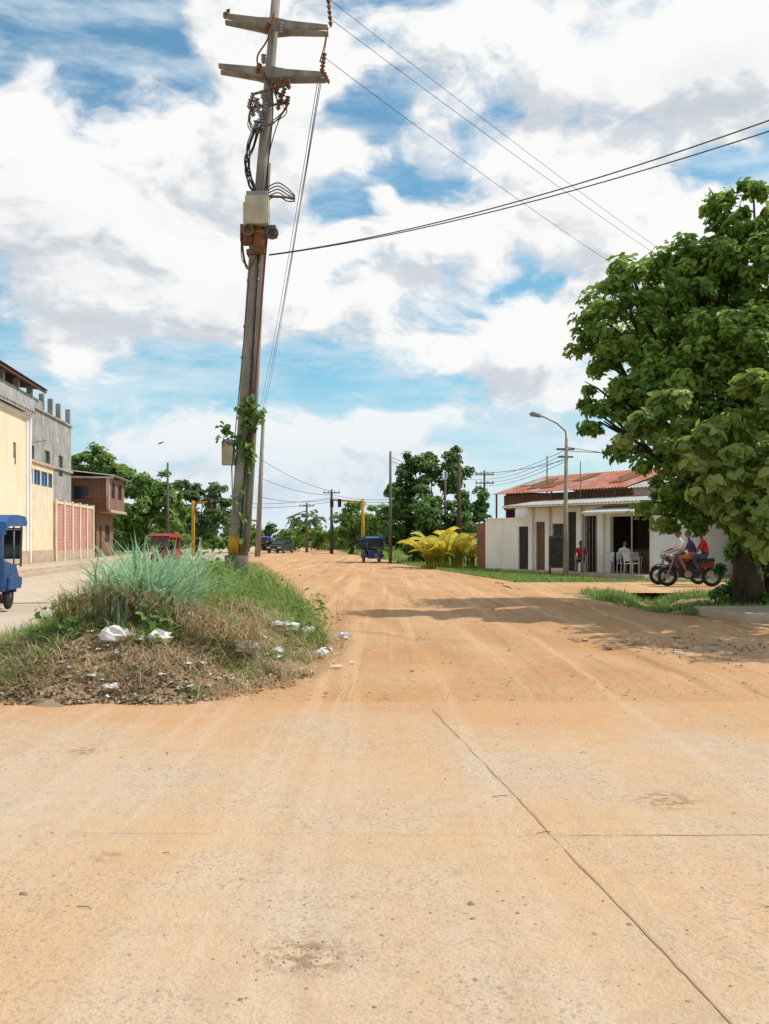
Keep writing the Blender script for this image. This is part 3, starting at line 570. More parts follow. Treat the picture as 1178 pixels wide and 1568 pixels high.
# ---------------------------------------------------------------- buildings helpers
def wallop(mb,s0,s1,z0,z1,t0,t1,ops,mi=0):
    cuts=sorted(set([s0,s1]+[a for o in ops for a in o[:2]]))
    for a,b in zip(cuts[:-1],cuts[1:]):
        o=[q for q in ops if q[0]<=a+1e-6 and q[1]>=b-1e-6]
        if not o: mb.box((a,t0,z0),(b,t1,z1),mi)
        else:
            q=o[0]
            if q[2]>z0+.01: mb.box((a,t0,z0),(b,t1,q[2]),mi)
            if q[3]<z1-.01: mb.box((a,t0,q[3]),(b,t1,z1),mi)
def corr(mb,p00,p10,p01,p11,n=60,m=3,amp=.03,mi=0):
    p00,p10,p01,p11=map(Vector,(p00,p10,p01,p11)); vs=[]
    for j in range(m+1):
        for i in range(n+1):
            p=p00.lerp(p10,i/n).lerp(p01.lerp(p11,i/n),j/m); vs.append((p.x,p.y,p.z+(amp if i%2 else -amp)))
    fs=[(j*(n+1)+i,j*(n+1)+i+1,(j+1)*(n+1)+i+1,(j+1)*(n+1)+i) for j in range(m) for i in range(n)]; mb.add(vs,fs,mi)
def part(root,name,Mx,mats,fn,bevel=0,smooth=False):
    mb=MB(Mx); fn(mb); return mb.obj(name,mats,root,smooth,bevel)
r=empty('cream_warehouse')
part(r,'walls',LM,['cream','base','whitewall'],lambda b:(wallop(b,-30,0,.95,7.25,0,.25,[(-2.4,-1.9,5.2,5.9),(-12,-9,.95,4)]),b.box((-30,.25,.0),(-.0,14,7.2)),b.box((-30,-.03,.0),(0.0,.24,.948),1),b.box((-.22,-.06,.95),(.05,.0-.003,7.2),2),b.box((-30,-.08,7.25),(.08,.3,7.42),2)))
part(r,'roof',LM,['grayroof','whitewall'],lambda b:(corr(b,(-30,-.35,7.55),(.3,-.35,7.55),(-30,14,9.3),(.3,14,9.3),140,3,.035),b.box((-30,-.3,7.43),(.2,-.22,8.1),0)))
part(r,'rainwater_pipe',LM,['whitewall'],lambda b:b.tube([(.12,-.12,.4),(.12,-.12,7.3)],.07,8))
part(r,'wall_lamp',LM,['plastic_white','metal'],lambda b:(b.tube([(.3,0,6.1),(.3,-.9,6.25)],.03,6,1),b.cbox((.3,-1.1,6.25),(.25,.5,.12),0),b.cbox((-2.15,.1,5.55),(.45,.08,.6),1),b.tube([(-2.15,-.03,5.5),(-2.15,-.03,4.9)],.03,6,1)))
r=empty('cream_shop_annex')
part(r,'walls',LM,['creamlow','base'],lambda b:(wallop(b,.05,6.2,.95,5.3,.2,.4,[(.6,1.9,4.25,5.0),(2.1,3.4,4.25,5.0),(3.6,4.9,4.25,5.0),(5.1,6.0,4.25,5.0)]),b.box((.05,.17,0),(6.2,.39,.948),1),b.box((.05,.9,0),(6.2,2.9,5.2)),b.box((0.02,.1,5.303),(6.25,2.95,5.42),1)))
part(r,'windows',LM,['bluewin','blue'],lambda b:[(b.box((a,.28,4.25),(c,.3,5.0),0),b.box((a,.24,4.25),(a+.07,.279,5.0),1),b.box((c-.07,.24,4.25),(c,.279,5.0),1),b.box((a+.071,.24,4.93),(c-.071,.279,5.0),1),b.box(((a+c)/2-.03,.24,4.26),((a+c)/2+.03,.279,4.925),1)) for a,c in [(.6,1.9),(2.1,3.4),(3.6,4.9),(5.1,6.0)]])
r=empty('pink_brick_fence')
part(r,'panels',LM,['pinkbrick'],lambda b:b.box((6.25,.14,.9),(17,.28,3.45)))
part(r,'pilasters',LM,['creamlow','base'],lambda b:([b.box((s,.06,.0),(s+.3,.36,3.7)) for s in (6.25,8.3,10.4,12.5,14.6,16.7)],b.box((6.2,.1,3.452),(17.05,.33,3.6)),b.box((6.56,.1,0),(16.69,.32,.898),1)))
r=empty('unfinished_concrete_building')
part(r,'walls',LM,['grayconc'],lambda b:(wallop(b,.3,24,0,9.5,3,3.25,[(8,9.6,5.6,7.2),(12,13.6,5.6,7.2),(16.2,17.6,5.6,7.2),(20,21.4,5.8,7.2)]),b.box((.3,3.8,0),(24,13,9.4)),b.box((.3,2.85,6.3-.1),(24,2.997,6.35)) ,b.box((.3,2.88,9.5),(24,3.3,9.62))))
part(r,'windows',LM,['glass','whitedirty'],lambda b:[(b.box((a,3.15,5.6),(a+1.6,3.18,7.2),0),b.box((a+.77,3.1,5.6),(a+.83,3.148,7.2),1)) for a in (8,12,16.1,19.9)])
part(r,'columns',LM,['grayconc'],lambda b:([b.box((s,3.02,9.62),(s+.35,3.32,10.75)) for s in (1,4,7,10,13,16,18.3,20.6,23.6)],[b.box((s,9,9.4),(s+.35,9.3,10.75)) for s in (4,10,16,20,23.6)],b.box((2,3.05,9.623),(15.9,3.2,10.2))))
part(r,'roof',LM,['brownroof','wood'],lambda b:(corr(b,(-4,2.5,10.8),(15,2.5,10.8),(-4,9.5,11.6),(15,9.5,11.6),90,2,.03),b.box((-4,2.6,10.6),(15,2.7,10.74),1)))
LM2=LM@Matrix.Translation((0,1.4,0))
r=empty('brick_house')
part(r,'walls',LM2,['brick','base','creamlow'],lambda b:(wallop(b,26,33,0,3.5,.2,.4,[(27,28,.4,2.6),(29.5,31.5,1.3,2.6)]),b.box((26,.4,0),(33,5,3.5)),wallop(b,26,33,3.7,6.1,-.7,-.5,[(27,28.5,4.6,5.8),(30,31.6,4.6,5.8)]),b.box((26,-.5,3.7),(33,5,6.0)),b.box((25.9,-.85,3.503),(33.1,5.05,3.697),1),b.box((25.88,-.75,3.7),(25.995,-.5,6.05),2)))
part(r,'doors_windows',LM2,['glass','brown_door'],lambda b:(b.box((27,.3,.33),(28,.33,2.6),1),b.box((29.5,.3,1.3),(31.5,.33,2.6)),b.box((27,-.6,4.6),(28.5,-.57,5.8)),b.box((30,-.6,4.6),(31.6,-.57,5.8)),b.box((25.96,.8,4.5),(25.996,1.8,5.4)),b.box((25.96,1.2,1.2),(25.996,2.6,2.5))))
part(r,'roof',LM2,['grayroof','whitedirty'],lambda b:(corr(b,(25.4,-1.2,6.2),(33.5,-1.2,6.2),(25.4,5.3,6.9),(33.5,5.3,6.9),60,2,.03),b.box((25.5,-1.1,6.0),(25.6,5.2,6.12),1)))
part(r,'balcony_rail',LM2,['rust'],lambda b:([b.tube([(25.2+.0,s,3.7),(25.2,s,4.6)],.03,5) for s in (-.7,-.2,.3,.8)],b.tube([(25.2,-.75,4.6),(25.2,.85,4.6)],.035,5),b.box((25.1,-.8,3.56),(25.87,.9,3.69))))
HM=Matrix(((.545,.838,0,6.7),(-.838,.545,0,45),(0,0,1,0),(0,0,0,1)))
r=empty('white_shop_house')
ops=[(.35,1.05,.12,2.3),(1.45,2.2,.9,2.2),(2.42,3.05,.12,2.7),(3.46,4.25,.12,2.5),(4.95,7.1,.12,2.45)]
def hw(b):
    wallop(b,0,7.5,0,2.95,0,.2,ops); b.box((0,.2,0),(.15,6,2.94)); b.box((7.35,.2,0),(7.5,6,2.94)); b.box((.15,5.8,0),(7.35,6,2.94))
    for s in (-.02,1.1,3.08,4.4,7.2): b.box((s,-.12,.12),(s+.28,-.003,2.93),0)
    b.box((3.34,-.06,.12),(3.455,.08,2.62)); b.box((4.255,-.06,.12),(4.37,.08,2.62)); b.box((3.34,-.06,2.503),(4.37,-.004,2.66))
part(r,'walls',HM,['whitewall'],hw,bevel=.01)
part(r,'painted_base',HM,['creamlow'],lambda b:[b.box((a,-.03,.12),(c,-.005,.7)) for a,c in ((1.39,2.4),)])
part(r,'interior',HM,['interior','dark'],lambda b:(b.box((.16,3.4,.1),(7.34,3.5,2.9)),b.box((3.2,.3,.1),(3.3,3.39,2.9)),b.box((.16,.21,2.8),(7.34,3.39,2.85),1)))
part(r,'doors',HM,['brown_door','dark','metal'],lambda b:(b.box((.35,.1,.12),(1.05,.14,2.3),0),b.box((2.42,.1,.12),(3.05,.14,2.7),1),b.box((1.45,.1,.9),(2.2,.14,2.2),1),[b.tube([(s,.05,.9),(s,.05,2.2)],.012,4,2) for s in (1.55,1.7,1.85,2.0,2.12)],[b.box((3.5+i*.19,.05,.13),(3.53+i*.19,.07,2.48),2) for i in range(4)]))
part(r,'floor_step',HM,['sidewalk'],lambda b:b.box((-.6,-1.3,-.1),(8,3.39,.12)),bevel=.02)
def er(b):
    corr(b,(-.9,-.95,3.02),(8.4,-.95,3.02),(-.9,3,3.55),(8.4,3,3.55),90,3,.02,0); b.box((-.9,-.92,2.93),(8.4,-.86,3.0),1)
    for i in range(8): b.box((-.5+i*1.15,-.85,2.953),(-.42+i*1.15,2.5,3.02),2)
part(r,'front_roof',HM,['grayroof','creamlow','wood'],er)
part(r,'awning',HM,['plastic_white','metal'],lambda b:(b.add([(4.8,-.13,2.9),(7.6,-.13,2.9),(7.6,-1.5,2.62),(4.8,-1.5,2.62),(4.8,-.13,2.86),(7.6,-.13,2.86),(7.6,-1.5,2.55),(4.8,-1.5,2.55)],[(0,3,2,1),(4,5,6,7),(3,7,6,2),(0,4,7,3),(1,2,6,5)],0),b.tube([(4.85,-1.45,.1),(4.85,-1.45,2.56)],.03,6,1),b.tube([(7.5,-1.45,.1),(7.5,-1.45,2.56)],.03,6,1)))
def rr(b):
    corr(b,(-4.2,1.2,3.75),(4.6,1.2,3.75),(-4.2,4.6,4.75),(4.6,4.6,4.75),90,6,.03,0)
    corr(b,(-4.2,8,3.75),(4.6,8,3.75),(-4.2,4.61,4.75),(4.6,4.61,4.75),90,6,.03,0)
    corr(b,(4.61,1.3,3.7),(9,1.3,3.7),(4.61,4.6,4.6),(9,4.6,4.6),44,4,.025,1)
    for k in range(9):
        s=random.uniform(-4,3); t=random.uniform(.0,.6); w=.8; z0=3.80+t*1.0; y0=1.2+t*3.4
        b.add([(s,y0,z0),(s+w,y0,z0),(s+w,y0+1.3,z0+.383),(s,y0+1.3,z0+.383)],[(0,1,2,3)],random.choice([1,2,2]))
part(r,'upper_roof',HM,['rustroof','grayroof','rust'],rr)
part(r,'upper_walls',HM,['wood','whitedirty'],lambda b:(b.box((-3.9,1.7,2.96),(4.5,1.8,3.7),0),b.box((-3.9,1.81,0),(-3.8,7.6,3.9),0),b.box((4.6,1.8,2.96),(8.9,1.9,3.75),1),[b.tube([(s,1.3,2.5),(s,1.3,3.75)],.05,6,0) for s in (-4,-2,0,2,4)]))
part(r,'yard_wall',HM,['whitewall','brick','brown_door','dark'],lambda b:(wallop(b,-3.3,-.003,0,2.45,.02,.2,[(-.85,-.15,.0,2.1)]),b.box((-3.35,-.01,2.453),(-.003,.23,2.52)),b.box((-4.0,.05,0),(-3.303,.2,2.3),1),b.box((-.85,.1,0),(-.15,.13,2.1),3),b.box((-2.0,.8,2.0),(-.1,2.2,2.95),0),b.box((-1.9,.78,2.953),(-.05,2.3,3.0),0)))
r=empty('grey_shed')
SM=Matrix.Translation((14.5,38,0)); part(r,'walls',SM,['whitedirty'],lambda b:(wallop(b,0,9,0,3,0,.2,[(1,2,0,2.1),(4,5.6,1,2.1)]),b.box((0,.6,0),(9,6,2.95)))); part(r,'roof',SM,['grayroof'],lambda b:corr(b,(-.5,-.8,3.05),(9.5,-.8,3.05),(-.5,6.5,3.8),(9.5,6.5,3.8),80,2,.03))
# ---------------------------------------------------------------- street furniture
r=empty('street_lamp'); mb=MB(); bx,by=7.02,38.0
mb.tube([(bx,by,-.05),(bx,by,2.5),(bx+.04,by,5.4)],[.10,.085,.06],10)
mb.tube([(bx+.04,by,5.3),(bx+.0,by,5.7),(bx-.35,by-.05,6.0),(bx-.95,by-.1,6.28)],[.035,.035,.03,.03],6)
mb.obj('post',['conc_pole'],r,True); mb=MB(); mb.extr([(-.95,6.22),(-1.0,6.34),(-1.3,6.44),(-1.42,6.38),(-1.35,6.28)],by-.2,by+.05,0,'y'); 
for i,(a,b,c) in enumerate(mb.v): mb.v[i]=(a+bx,b,c)
mb.obj('lamp_head',['metal'],r,bevel=.02)
mb=MB(); mb.tube([(bx-.35,by,5.0),(bx+.35,by,5.0)],.04,5); mb.tube([(bx-.3,by,4.7),(bx+.3,by,4.7)],.035,5); mb.obj('crossarm',['wood'],r)
def signboard():
    r=empty('sign_board'); Mx=Matrix.Translation((6.95,39.3,0))@Matrix.Rotation(-.25,4,'Z'); b=MB(Mx)
    b.box((-.36,0,.1),(-.31,.05,1.65),1); b.box((.31,0,.1),(.36,.05,1.65),1); b.box((-.309,0,1.58),(.309,.05,1.65),1); b.box((-.309,0,.35),(.309,.05,.41),1); b.box((-.308,.01,.411),(.308,.03,1.579),0)
    b.tube([(-.33,.05,1.4),(-.33,.6,0)],.02,5,1); b.tube([(.33,.05,1.4),(.33,.6,0)],.02,5,1); b.box((-.36,0,0),(-.3,.05,.099),1); b.box((.3,0,0),(.36,.05,.099),1); b.obj('board',['dark','wood'],r)
signboard()
def util(x,y,h,rr=.14,arms=2,mk='pole_dark',lean=0):
    r=empty('utility_pole'); b=MB(); b.tube([(x,y,-.1),(x+lean,y,h)],[rr*1.25,rr*.7],8); b.obj('post',[mk],r,True)
    b=MB()
    for i in range(arms):
        z=h-.35-i*.8; b.cbox((x+lean,y-.1,z),(1.7,.1,.1)); 
        for s in (-.75,-.3,.3,.75): b.tube([(x+lean+s,y-.1,z+.05),(x+lean+s,y-.1,z+.25)],[.05,.03],6)
    if arms: b.obj('crossarms',[mk],r)
util(-10.9,84,11.8,.2,0,'conc_pole',.5); util((598-U0)/F*60,60,6.9,.09,0); util((742-U0)/F*88,88,7.7,.12,2); util((470-U0)/F*110,110,5.6,.14,1)
util((508-U0)/F*100,100,6.6,.16,1); util((257-U0)/F*88,88,8.4,.13,0); util((703-U0)/F*57,57,6.3,.13,0,'bark'); util((682-U0)/F*62,62,5.8,.08,0); util((445-U0)/F*125,125,3.4,.14,0); util((838-U0)/F*48,48,5.6,.04,0); util((889-U0)/F*44,44,5.0,.03,0)  # bark upright is a bare tree trunk, the thinnest are antennas
util((486-U0)/F*140,140,5.0,.16,1)
def gantry(u,d,h,side,ln):
    r=empty('traffic_light'); x=(u-U0)/F*d; b=MB(); b.tube([(x,d,-.1),(x,d,h)],[.17,.13],10); b.tube([(x,d,h-.25),(x+side*ln,d,h-.05)],[.10,.07],8); b.obj('post_and_arm',['yellow'],r,True)
    b=MB(); 
    for t in (.75,1.0):
        b.cbox((x+side*ln*t,d-.05,h-.35),(.30,.3,.7)); 
        for k in (-.22,0,.22): b.tube([(x+side*ln*t,d-.2,h-.35+k),(x+side*ln*t,d-.32,h-.35+k)],.09,8)
    b.obj('signal_heads',['black'],r,bevel=.02)
gantry(556,85,5.0,-1,2.7); gantry(296,86,4.9,1,1.9)
# ---------------------------------------------------------------- main pole
r=empty('power_pole'); D=24.0
def Q(u,v,dd=0): return P(u,v,D+dd)
b=MB(); b.tube([Q(363,882),Q(372,740),Q(391,400),Q(412,130),Q(428,-70)],[.245,.225,.165,.125,.10],16,0)
b.obj('concrete_shaft',['conc_pole'],r,True)
b=MB(); b.tube([Q(363,885),Q(364.5,850)],[.262,.258],16,0); b.tube([Q(364.6,848),Q(366,822)],[.256,.25],16,1); b.cbox(tuple(Q(362,866,-.12)),(.5,.45,.50),0); b.obj('painted_base',['pole_dark','yellow'],r,True)
b=MB(); b.tube([Q(378,845,-.2),Q(386,720,-.2),Q(402,400,-.18),Q(413,250,-.14)],[.07,.07,.06,.04],8,0); b.tube([Q(383,700,-.26),Q(390,600,-.26),Q(406,400,-.22),Q(412,330,-.2)],.022,6,1)
b.tube([Q(367,845,-.28),Q(377,690,-.27),Q(391,480,-.22),Q(396,390,-.2)],.018,6,2); b.tube([Q(355,720,-.26),Q(370,560,-.26),Q(384,395,-.22)],.012,6,2)
for v in (430,500,548,640,690,760,800): 
    c=Q(391-(v-400)*.065,v); rad=.175+(v-400)*.00017; b.tube([c-Vector((0,0,.025)),c+Vector((0,0,.025))],rad,14,3)
b.obj('conduits_and_straps',['conc_pole','redcable','black','metal'],r,True)
def arm(v,uL,uR,vL,vR,um):
    b=MB(); pL=Q(uL,vL,-.15);pR=Q(uR,vR,-.15);pc=Q(um,(vL+vR)/2+4,-.15); 
    for off in (-.0,.32):
        o=Vector((0,off,0)); pts=[pL+o,pL.lerp(pc,.7)+o,pc+o,pR.lerp(pc,.7)+o,pR+o]; hs=[.05,.09,.15,.09,.05]
        vs=[];fs=[]
        for p,h in zip(pts,hs): vs+=[p+Vector((0,-.05,h)),p+Vector((0,.05,h)),p+Vector((0,.05,-h)),p+Vector((0,-.05,-h))]
        for i in range(4):
            for k in range(4): fs.append((i*4+k,i*4+(k+1)%4,(i+1)*4+(k+1)%4,(i+1)*4+k))
        fs+=[(3,2,1,0),(16,17,18,19)]; b.add(vs,fs,0)
    return b
b=arm(105,335,498,101,114,415); b.obj('lower_crossarm',['conc_pole'],r,bevel=.01)
b=arm(30,342,502,24,42,421); b.obj('upper_crossarm',['conc_pole'],r,bevel=.01)
b=MB()
def insul(p,q,mi=0,k=4,rr=.07):
    p=Vector(p);q=Vector(q)
    for i in range(k):
        a=p.lerp(q,(i+.1)/k); c=p.lerp(q,(i+.75)/k); b.tube([a,c],[rr,rr*.45],8,mi)
    b.tube([p,q],rr*.3,6,mi)
insul(Q(404,84,-.2),Q(404,98,-.2),0); insul(Q(398,98,-.3),Q(394,112,-.3),1); insul(Q(497,82,-.2),Q(493,112,-.2),1,5,.07); insul(Q(497,112,-.2),Q(504,128,-.25),1,3,.06); insul(Q(503,0,-.15),Q(507,42,-.15),1,5,.06); insul(Q(345,22,-.2),Q(352,14,-.2),1,2,.06)
insul(Q(430,35,-.25),Q(428,52,-.25),0); insul(Q(412,36,-.3),Q(406,50,-.3),1)
for (u,v) in [(388,150),(394,158),(403,146),(388,172),(398,178),(409,165),(392,192),(384,160),(402,192),(397,166),(440,130),(432,128),(430,150),(441,155),(436,142),(425,138),(427,162)]:
    insul(Q(u,v-7,-.3),Q(u+random.uniform(-4,4),v+7,-.3),0 if u<415 else 1,3,.07)
b.tube([Q(385,145,-.3),Q(440,130,-.3)],.03,6,2); b.tube([Q(384,165,-.3),Q(437,158,-.3)],.03,6,2); b.tube([Q(386,200,-.3),Q(415,190,-.3)],.025,6,2); b.tube([Q(405,300,-.3),Q(452,303,-.3)],.03,6,2)
b.obj('insulators_and_fuses',['metal','rust','pole_dark'],r,True)
b=MB()
def loop(pts,rr=.014,mi=0):
    out=[]
    P_=[pts[0]]+pts+[pts[-1]]
    for i in range(1,len(P_)-2):
        for k in range(6):
            t=k/6; a,bb,c,d=P_[i-1],P_[i],P_[i+1],P_[i+2]
            out.append(.5*((2*bb)+(-a+c)*t+(2*a-5*bb+4*c-d)*t*t+(-a+3*bb-3*c+d)*t**3))
    out.append(pts[-1]); b.tube(out,rr,5,mi)
for s in range(8):
    j=lambda k=4: random.uniform(-k,k)
    loop([Q(398+j(),185+j(),-.28),Q(384+j(6),222+j(8),-.3),Q(378+j(5),252+j(8),-.35),Q(386+j(6),283,-.35),Q(395+j(),303,-.3)],.015)
for s in range(5): loop([Q(386+j(6),160+j(8),-.35),Q(380+j(5),185+j(6),-.4),Q(394+j(6),205+j(6),-.35),Q(402+j(4),175+j(6),-.3)],.012,s%2)
for s in range(4): loop([Q(415+j(3),120,-.3),Q(428+j(8),145+j(8),-.35),Q(436+j(6),165+j(6),-.35),Q(416,190+j(6),-.3)],.013,s%2)
loop([Q(420,20,-.3),Q(410,60,-.35),Q(395,85,-.35),Q(397,105,-.35),Q(412,130,-.3)],.022,1); loop([Q(404,110,-.35),Q(418,150,-.35),Q(414,220,-.3),Q(405,300,-.25)],.016); loop([Q(500,50,-.2),Q(497,70,-.25),Q(490,95,-.25)],.016,1)
loop([Q(440,160,-.3),Q(425,190,-.3),Q(412,240,-.3),Q(410,300,-.25)],.014)
for s in range(4): loop([Q(371+j(2),350,-.38),Q(373+j(3),392+j(6),-.42),Q(382+j(3),410+j(6),-.38),Q(392,392,-.3)],.013,s%2)
for s in range(5): loop([Q(408,288+s*5,-.3),Q(425,280+s*5,-.3),Q(440,288+s*5,-.2),Q(452,300+s*2,-.1)],.016,1 if s%2 else 0)
b.obj('jumper_cables',['black','rust'],r,True)
b=MB(); b.cbox(tuple(Q(394.5,324,-.34)),(.56,.35,.68),0); b.cbox(tuple(Q(381,330,-.3)),(.22,.34,.56),0); b.box(tuple(Q(377,304,-.5)),tuple(Q(413,301,-.1)),1); b.cbox(tuple(Q(394.5,324,-.525)),(.44,.02,.56),0)
b.obj('breaker_box',['beige','metal'],r,bevel=.015)
b=MB(); c=Q(396,352); b.tube([c+Vector((0,0,-.12)),c+Vector((0,0,.05))],[.30,.33],14,0); b.cbox(tuple(Q(379,360,-.2)),(.3,.4,.42),0); b.cbox(tuple(Q(398,372,-.2)),(.26,.35,.55),0); b.cbox(tuple(Q(415,355,-.1)),(.28,.4,.22),1); b.torus(tuple(Q(417,357,-.36)),.13,.03,'y',1); b.torus(tuple(Q(380,352,-.45)),.12,.03,'y',1)
b.cbox(tuple(Q(392,388,-.1)),(.42,.36,.12),1); b.obj('rusty_bracket',['rust','pole_dark'],r,bevel=.015)
b=MB(); b.cbox(tuple(Q(350,694,-.15)),(.30,.22,.58),0); b.box(tuple(Q(341,677,-.29)),tuple(Q(359,674,-.02)),1); b.cbox(tuple(Q(385,380,0)),(.1,.1,.1),1); b.tube([Q(355,712,-.1),Q(357,790,-.22)],.02,5,1); b.obj('meter_box',['beige','metal'],r,bevel=.012)
vb=MB(); vp=[];vn=[]
pts=[Q(372+7*math.sin(i*1.3)-(i-4)*-0.8,850-i*22,-.31) for i in range(11)]; vb.tube(pts,.012,4)
for q_ in pts[1:]:
    for _ in range(3): vp.append(tuple(q_+Vector((random.gauss(0,.07),random.gauss(0,.05),random.gauss(0,.1))))); vn.append((random.gauss(0,.5),-.7,.4))
for br_ in ([(376,700),(380,670),(384,640),(386,612)],[(374,690),(360,665),(345,655),(342,676)],[(378,660),(392,648),(398,635),(403,634)],[(380,640),(372,622),(380,606)],[(374,680),(385,690),(383,715)]):
    pts=[Q(u,v,-.32) for u,v in br_]; vb.tube(pts,.01,4)
    for a,c in zip(pts[:-1],pts[1:]):
        for k in range(14): q_=a.lerp(c,random.random()); vp.append(tuple(q_+Vector((random.gauss(0,.08),random.gauss(0,.06),random.gauss(-.03,.08))))); vn.append((random.gauss(0,.5),-.6+random.gauss(0,.4),.5))
vr=empty('climbing_vine'); vb.obj('stems',['bark'],vr); leaves('vine_leaves',np.array(vp),np.array(vn),.15,.7,'leafmid',rng.uniform(0,.9,len(vp)),vr)
wb=MB()
def wire(a,c,sag,rr,n=24):
    a=Vector(a);c=Vector(c); wb.tube([a.lerp(c,i/n)-Vector((0,0,4*sag*(i/n)*(1-i/n))) for i in range(n+1)],rr,4,0,False)
wire(Q(412,390),P(1330,128,15),.35,.013); wire(Q(412,391,.1),P(1330,150,15),.30,.012)
wire(Q(505,28),P(1080,440,44),.15,.009); wire(Q(497,88),P(1060,480,46),.25,.009); wire(Q(430,-60),P(1080,430,48),.2,.009)
for o in ((503,42,399,640),(488,116,393,645),(500,60,402,642),(494,114,396,650)): wire(Q(o[0],o[1]),P(o[2],o[3],84),.8,.009)
wire(Q(385,770),P(258,742,88),.3,.015); 
for i in range(3): wire(P(395,700+i*30,84),P(508,752+i*6,100),.4,.02)
for i in range(3): wire(P(508,757+i*4,100),P(598,765+i*4,60),.2,.015)
for i in range(4): wire(P(742,728+i*5,88),P(864,690+i*6,38),.3,.012)
for i in range(2): wire(P(598,700+i*6,60),P(742,728+i*6,88),.4,.015)
wire(P(866,690,38),P(1200,660,30),.3,.012); wire(P(866,684,38),P(1200,690,30),.3,.012); wire(P(650,712,62),P(864,705,38),.5,.012)
for i in range(2): wire(P(350,770+i*6,90),P(508,762+i*6,100),.3,.02)
wb.obj('power_lines',['wire'])
b=MB(); p=P(245,679,60); b.sph(tuple(p),(.10,.04,.04),0,8); b.add([p,p+Vector((-.05,.1,.05)),p+Vector((.18,.1,.13)),p+Vector((.28,.1,.08))],[(0,1,2),(0,2,3)]); b.add([p,p+Vector((-.05,.1,.05)),p+Vector((-.2,.1,-.1))],[(0,1,2)]); b.obj('bird',['dark'])
# ---------------------------------------------------------------- vehicles
def mototaxi(x,y,rz,body,canvas,s=1):
    r=empty('mototaxi',(x,y,.03),rz); r.scale=(s,s,s)
    b=MB()
    for (wx,wy,R) in ((-.56,-.6,.24),(.56,-.6,.24),(0,1.15,.27)):
        b.torus((wx,wy,R+.045),R-.02,.05,'x',0,22,8); b.tube([(wx-.05,wy,R+.045),(wx+.05,wy,R+.045)],.06,8,1)
        for k in range(8):
            a=k*math.pi/4; b.tube([(wx,wy,R+.045),(wx,wy+(R-.03)*math.cos(a),R+.045+(R-.03)*math.sin(a))],.007,4,1)
    b.obj('wheels',['rubber','chrome'],r)
    b=MB()
    b.box((-.6,-1.1,.38),(.6,.25,.44),0); b.extr([(-1.1,.44),(-1.14,1.0),(-1.06,1.0),(-1.0,.44)],-.6,.6,0)
    for sx in(-1,1):
        b.extr([(-1.05,.44),(-1.1,.95),(-.2,.85),(.0,.62),(.25,.6),(.25,.44)],sx*.6-.015,sx*.6+.015,0); b.extr([(-.95,.40),(-.88,.62),(-.6,.68),(-.3,.62),(-.25,.40)],sx*.6+(.0 if sx<0 else .02) -.0,sx*.68,0)
    b.extr([(.2,.3),(.26,.85),(.3,.85),(.3,.3)],-.5,.5,0)
    b.obj('cab_body',[body],r,bevel=.012)
    b=MB()
    for sx in(-.58,.58):
        b.tube([(sx,-1.08,.9),(sx,-1.05,1.68),(sx,.2,1.74),(sx,.36,1.55),(sx,.28,.8)],.022,6); b.tube([(sx,-.25,.85),(sx,-.25,1.7)],.016,6)
    b.tube([(-.58,.34,1.55),(.58,.34,1.55)],.02,6); b.tube([(-.58,.28,.85),(.58,.28,.85)],.02,6); b.tube([(-.6,-1.2,.35),(.6,-1.2,.35)],.025,6); b.obj('frame',['metal'],r,True)
    b=MB(); pr=[(-1.16,1.42),(-1.14,1.66),(-.9,1.77),(-.3,1.81),(.3,1.79),(.5,1.68),(.48,1.65),(.3,1.75),(-.3,1.77),(-.9,1.73),(-1.1,1.63),(-1.13,1.42)]; b.extr(pr,-.66,.66,0)
    for sx in(-.655,.655): b.extr([(-1.15,1.5),(-1.14,1.66),(-.9,1.765),(-.3,1.805),(.3,1.785),(.48,1.67),(.4,1.6),(-.9,1.58)],sx-.01,sx+.01,0)
    b.extr([(-1.15,1.0),(-1.16,1.42),(-1.13,1.42),(-1.12,1.0)],-.58,-.3,0); b.extr([(-1.15,1.0),(-1.16,1.42),(-1.13,1.42),(-1.12,1.0)],.3,.58,0)
    b.obj('canopy',[canvas],r)
    b=MB(); b.box((-.5,-.9,.55),(.5,-.4,.7),0); b.box((-.5,-1.0,.7),(.5,-.88,1.15),0); b.extr([(.38,.78),(.42,.86),(.9,.84),(.95,.76)],-.14,.14,0); b.obj('seats',['black'],r,bevel=.03)
    b=MB(); b.sph((0,1.0,.82),(.13,.25,.12),0,12); b.box((-.1,.35,.35),(.1,.9,.68),1); b.tube([(-.07,1.15,.3),(-.07,.98,.95)],.025,6,1); b.tube([(.07,1.15,.3),(.07,.98,.95)],.025,6,1); b.tube([(-.36,.86,1.08),(-.15,.98,1.02),(.15,.98,1.02),(.36,.86,1.08)],.018,6,1); b.tube([(0,1.12,.88),(0,1.24,.88)],[.07,.09],10,2)
    b.extr([(.85,.5),(.95,.62),(1.15,.66),(1.35,.58),(1.33,.55),(1.15,.62),(.97,.58),(.88,.48)],-.07,.07,0); b.obj('motorcycle_front',[body,'metal','chrome'],r)
    b=MB(); b.add([(-.56,.35,.95),(.56,.35,.95),(.56,.39,1.53),(-.56,.39,1.53)],[(0,1,2,3)]); b.cbox((-.45,-1.17,.72),(.14,.03,.08),1); b.cbox((.45,-1.17,.72),(.14,.03,.08),1); b.cbox((0,-1.17,.6),(.3,.02,.12),2); b.obj('windshield_and_lights',['glass','red','plastic_white'],r)
mototaxi(-8.50,20.9,.12,'blue','bluecanvas',1.1)
mototaxi((573-U0)/F*61,61,3.45,'blue','bluecanvas',.92)
mototaxi((249-U0)/F*57,57,2.9,'red','red',1.0)
mototaxi((402-U0)/F*104,104,3.0,'black','bluecanvas',1.0)
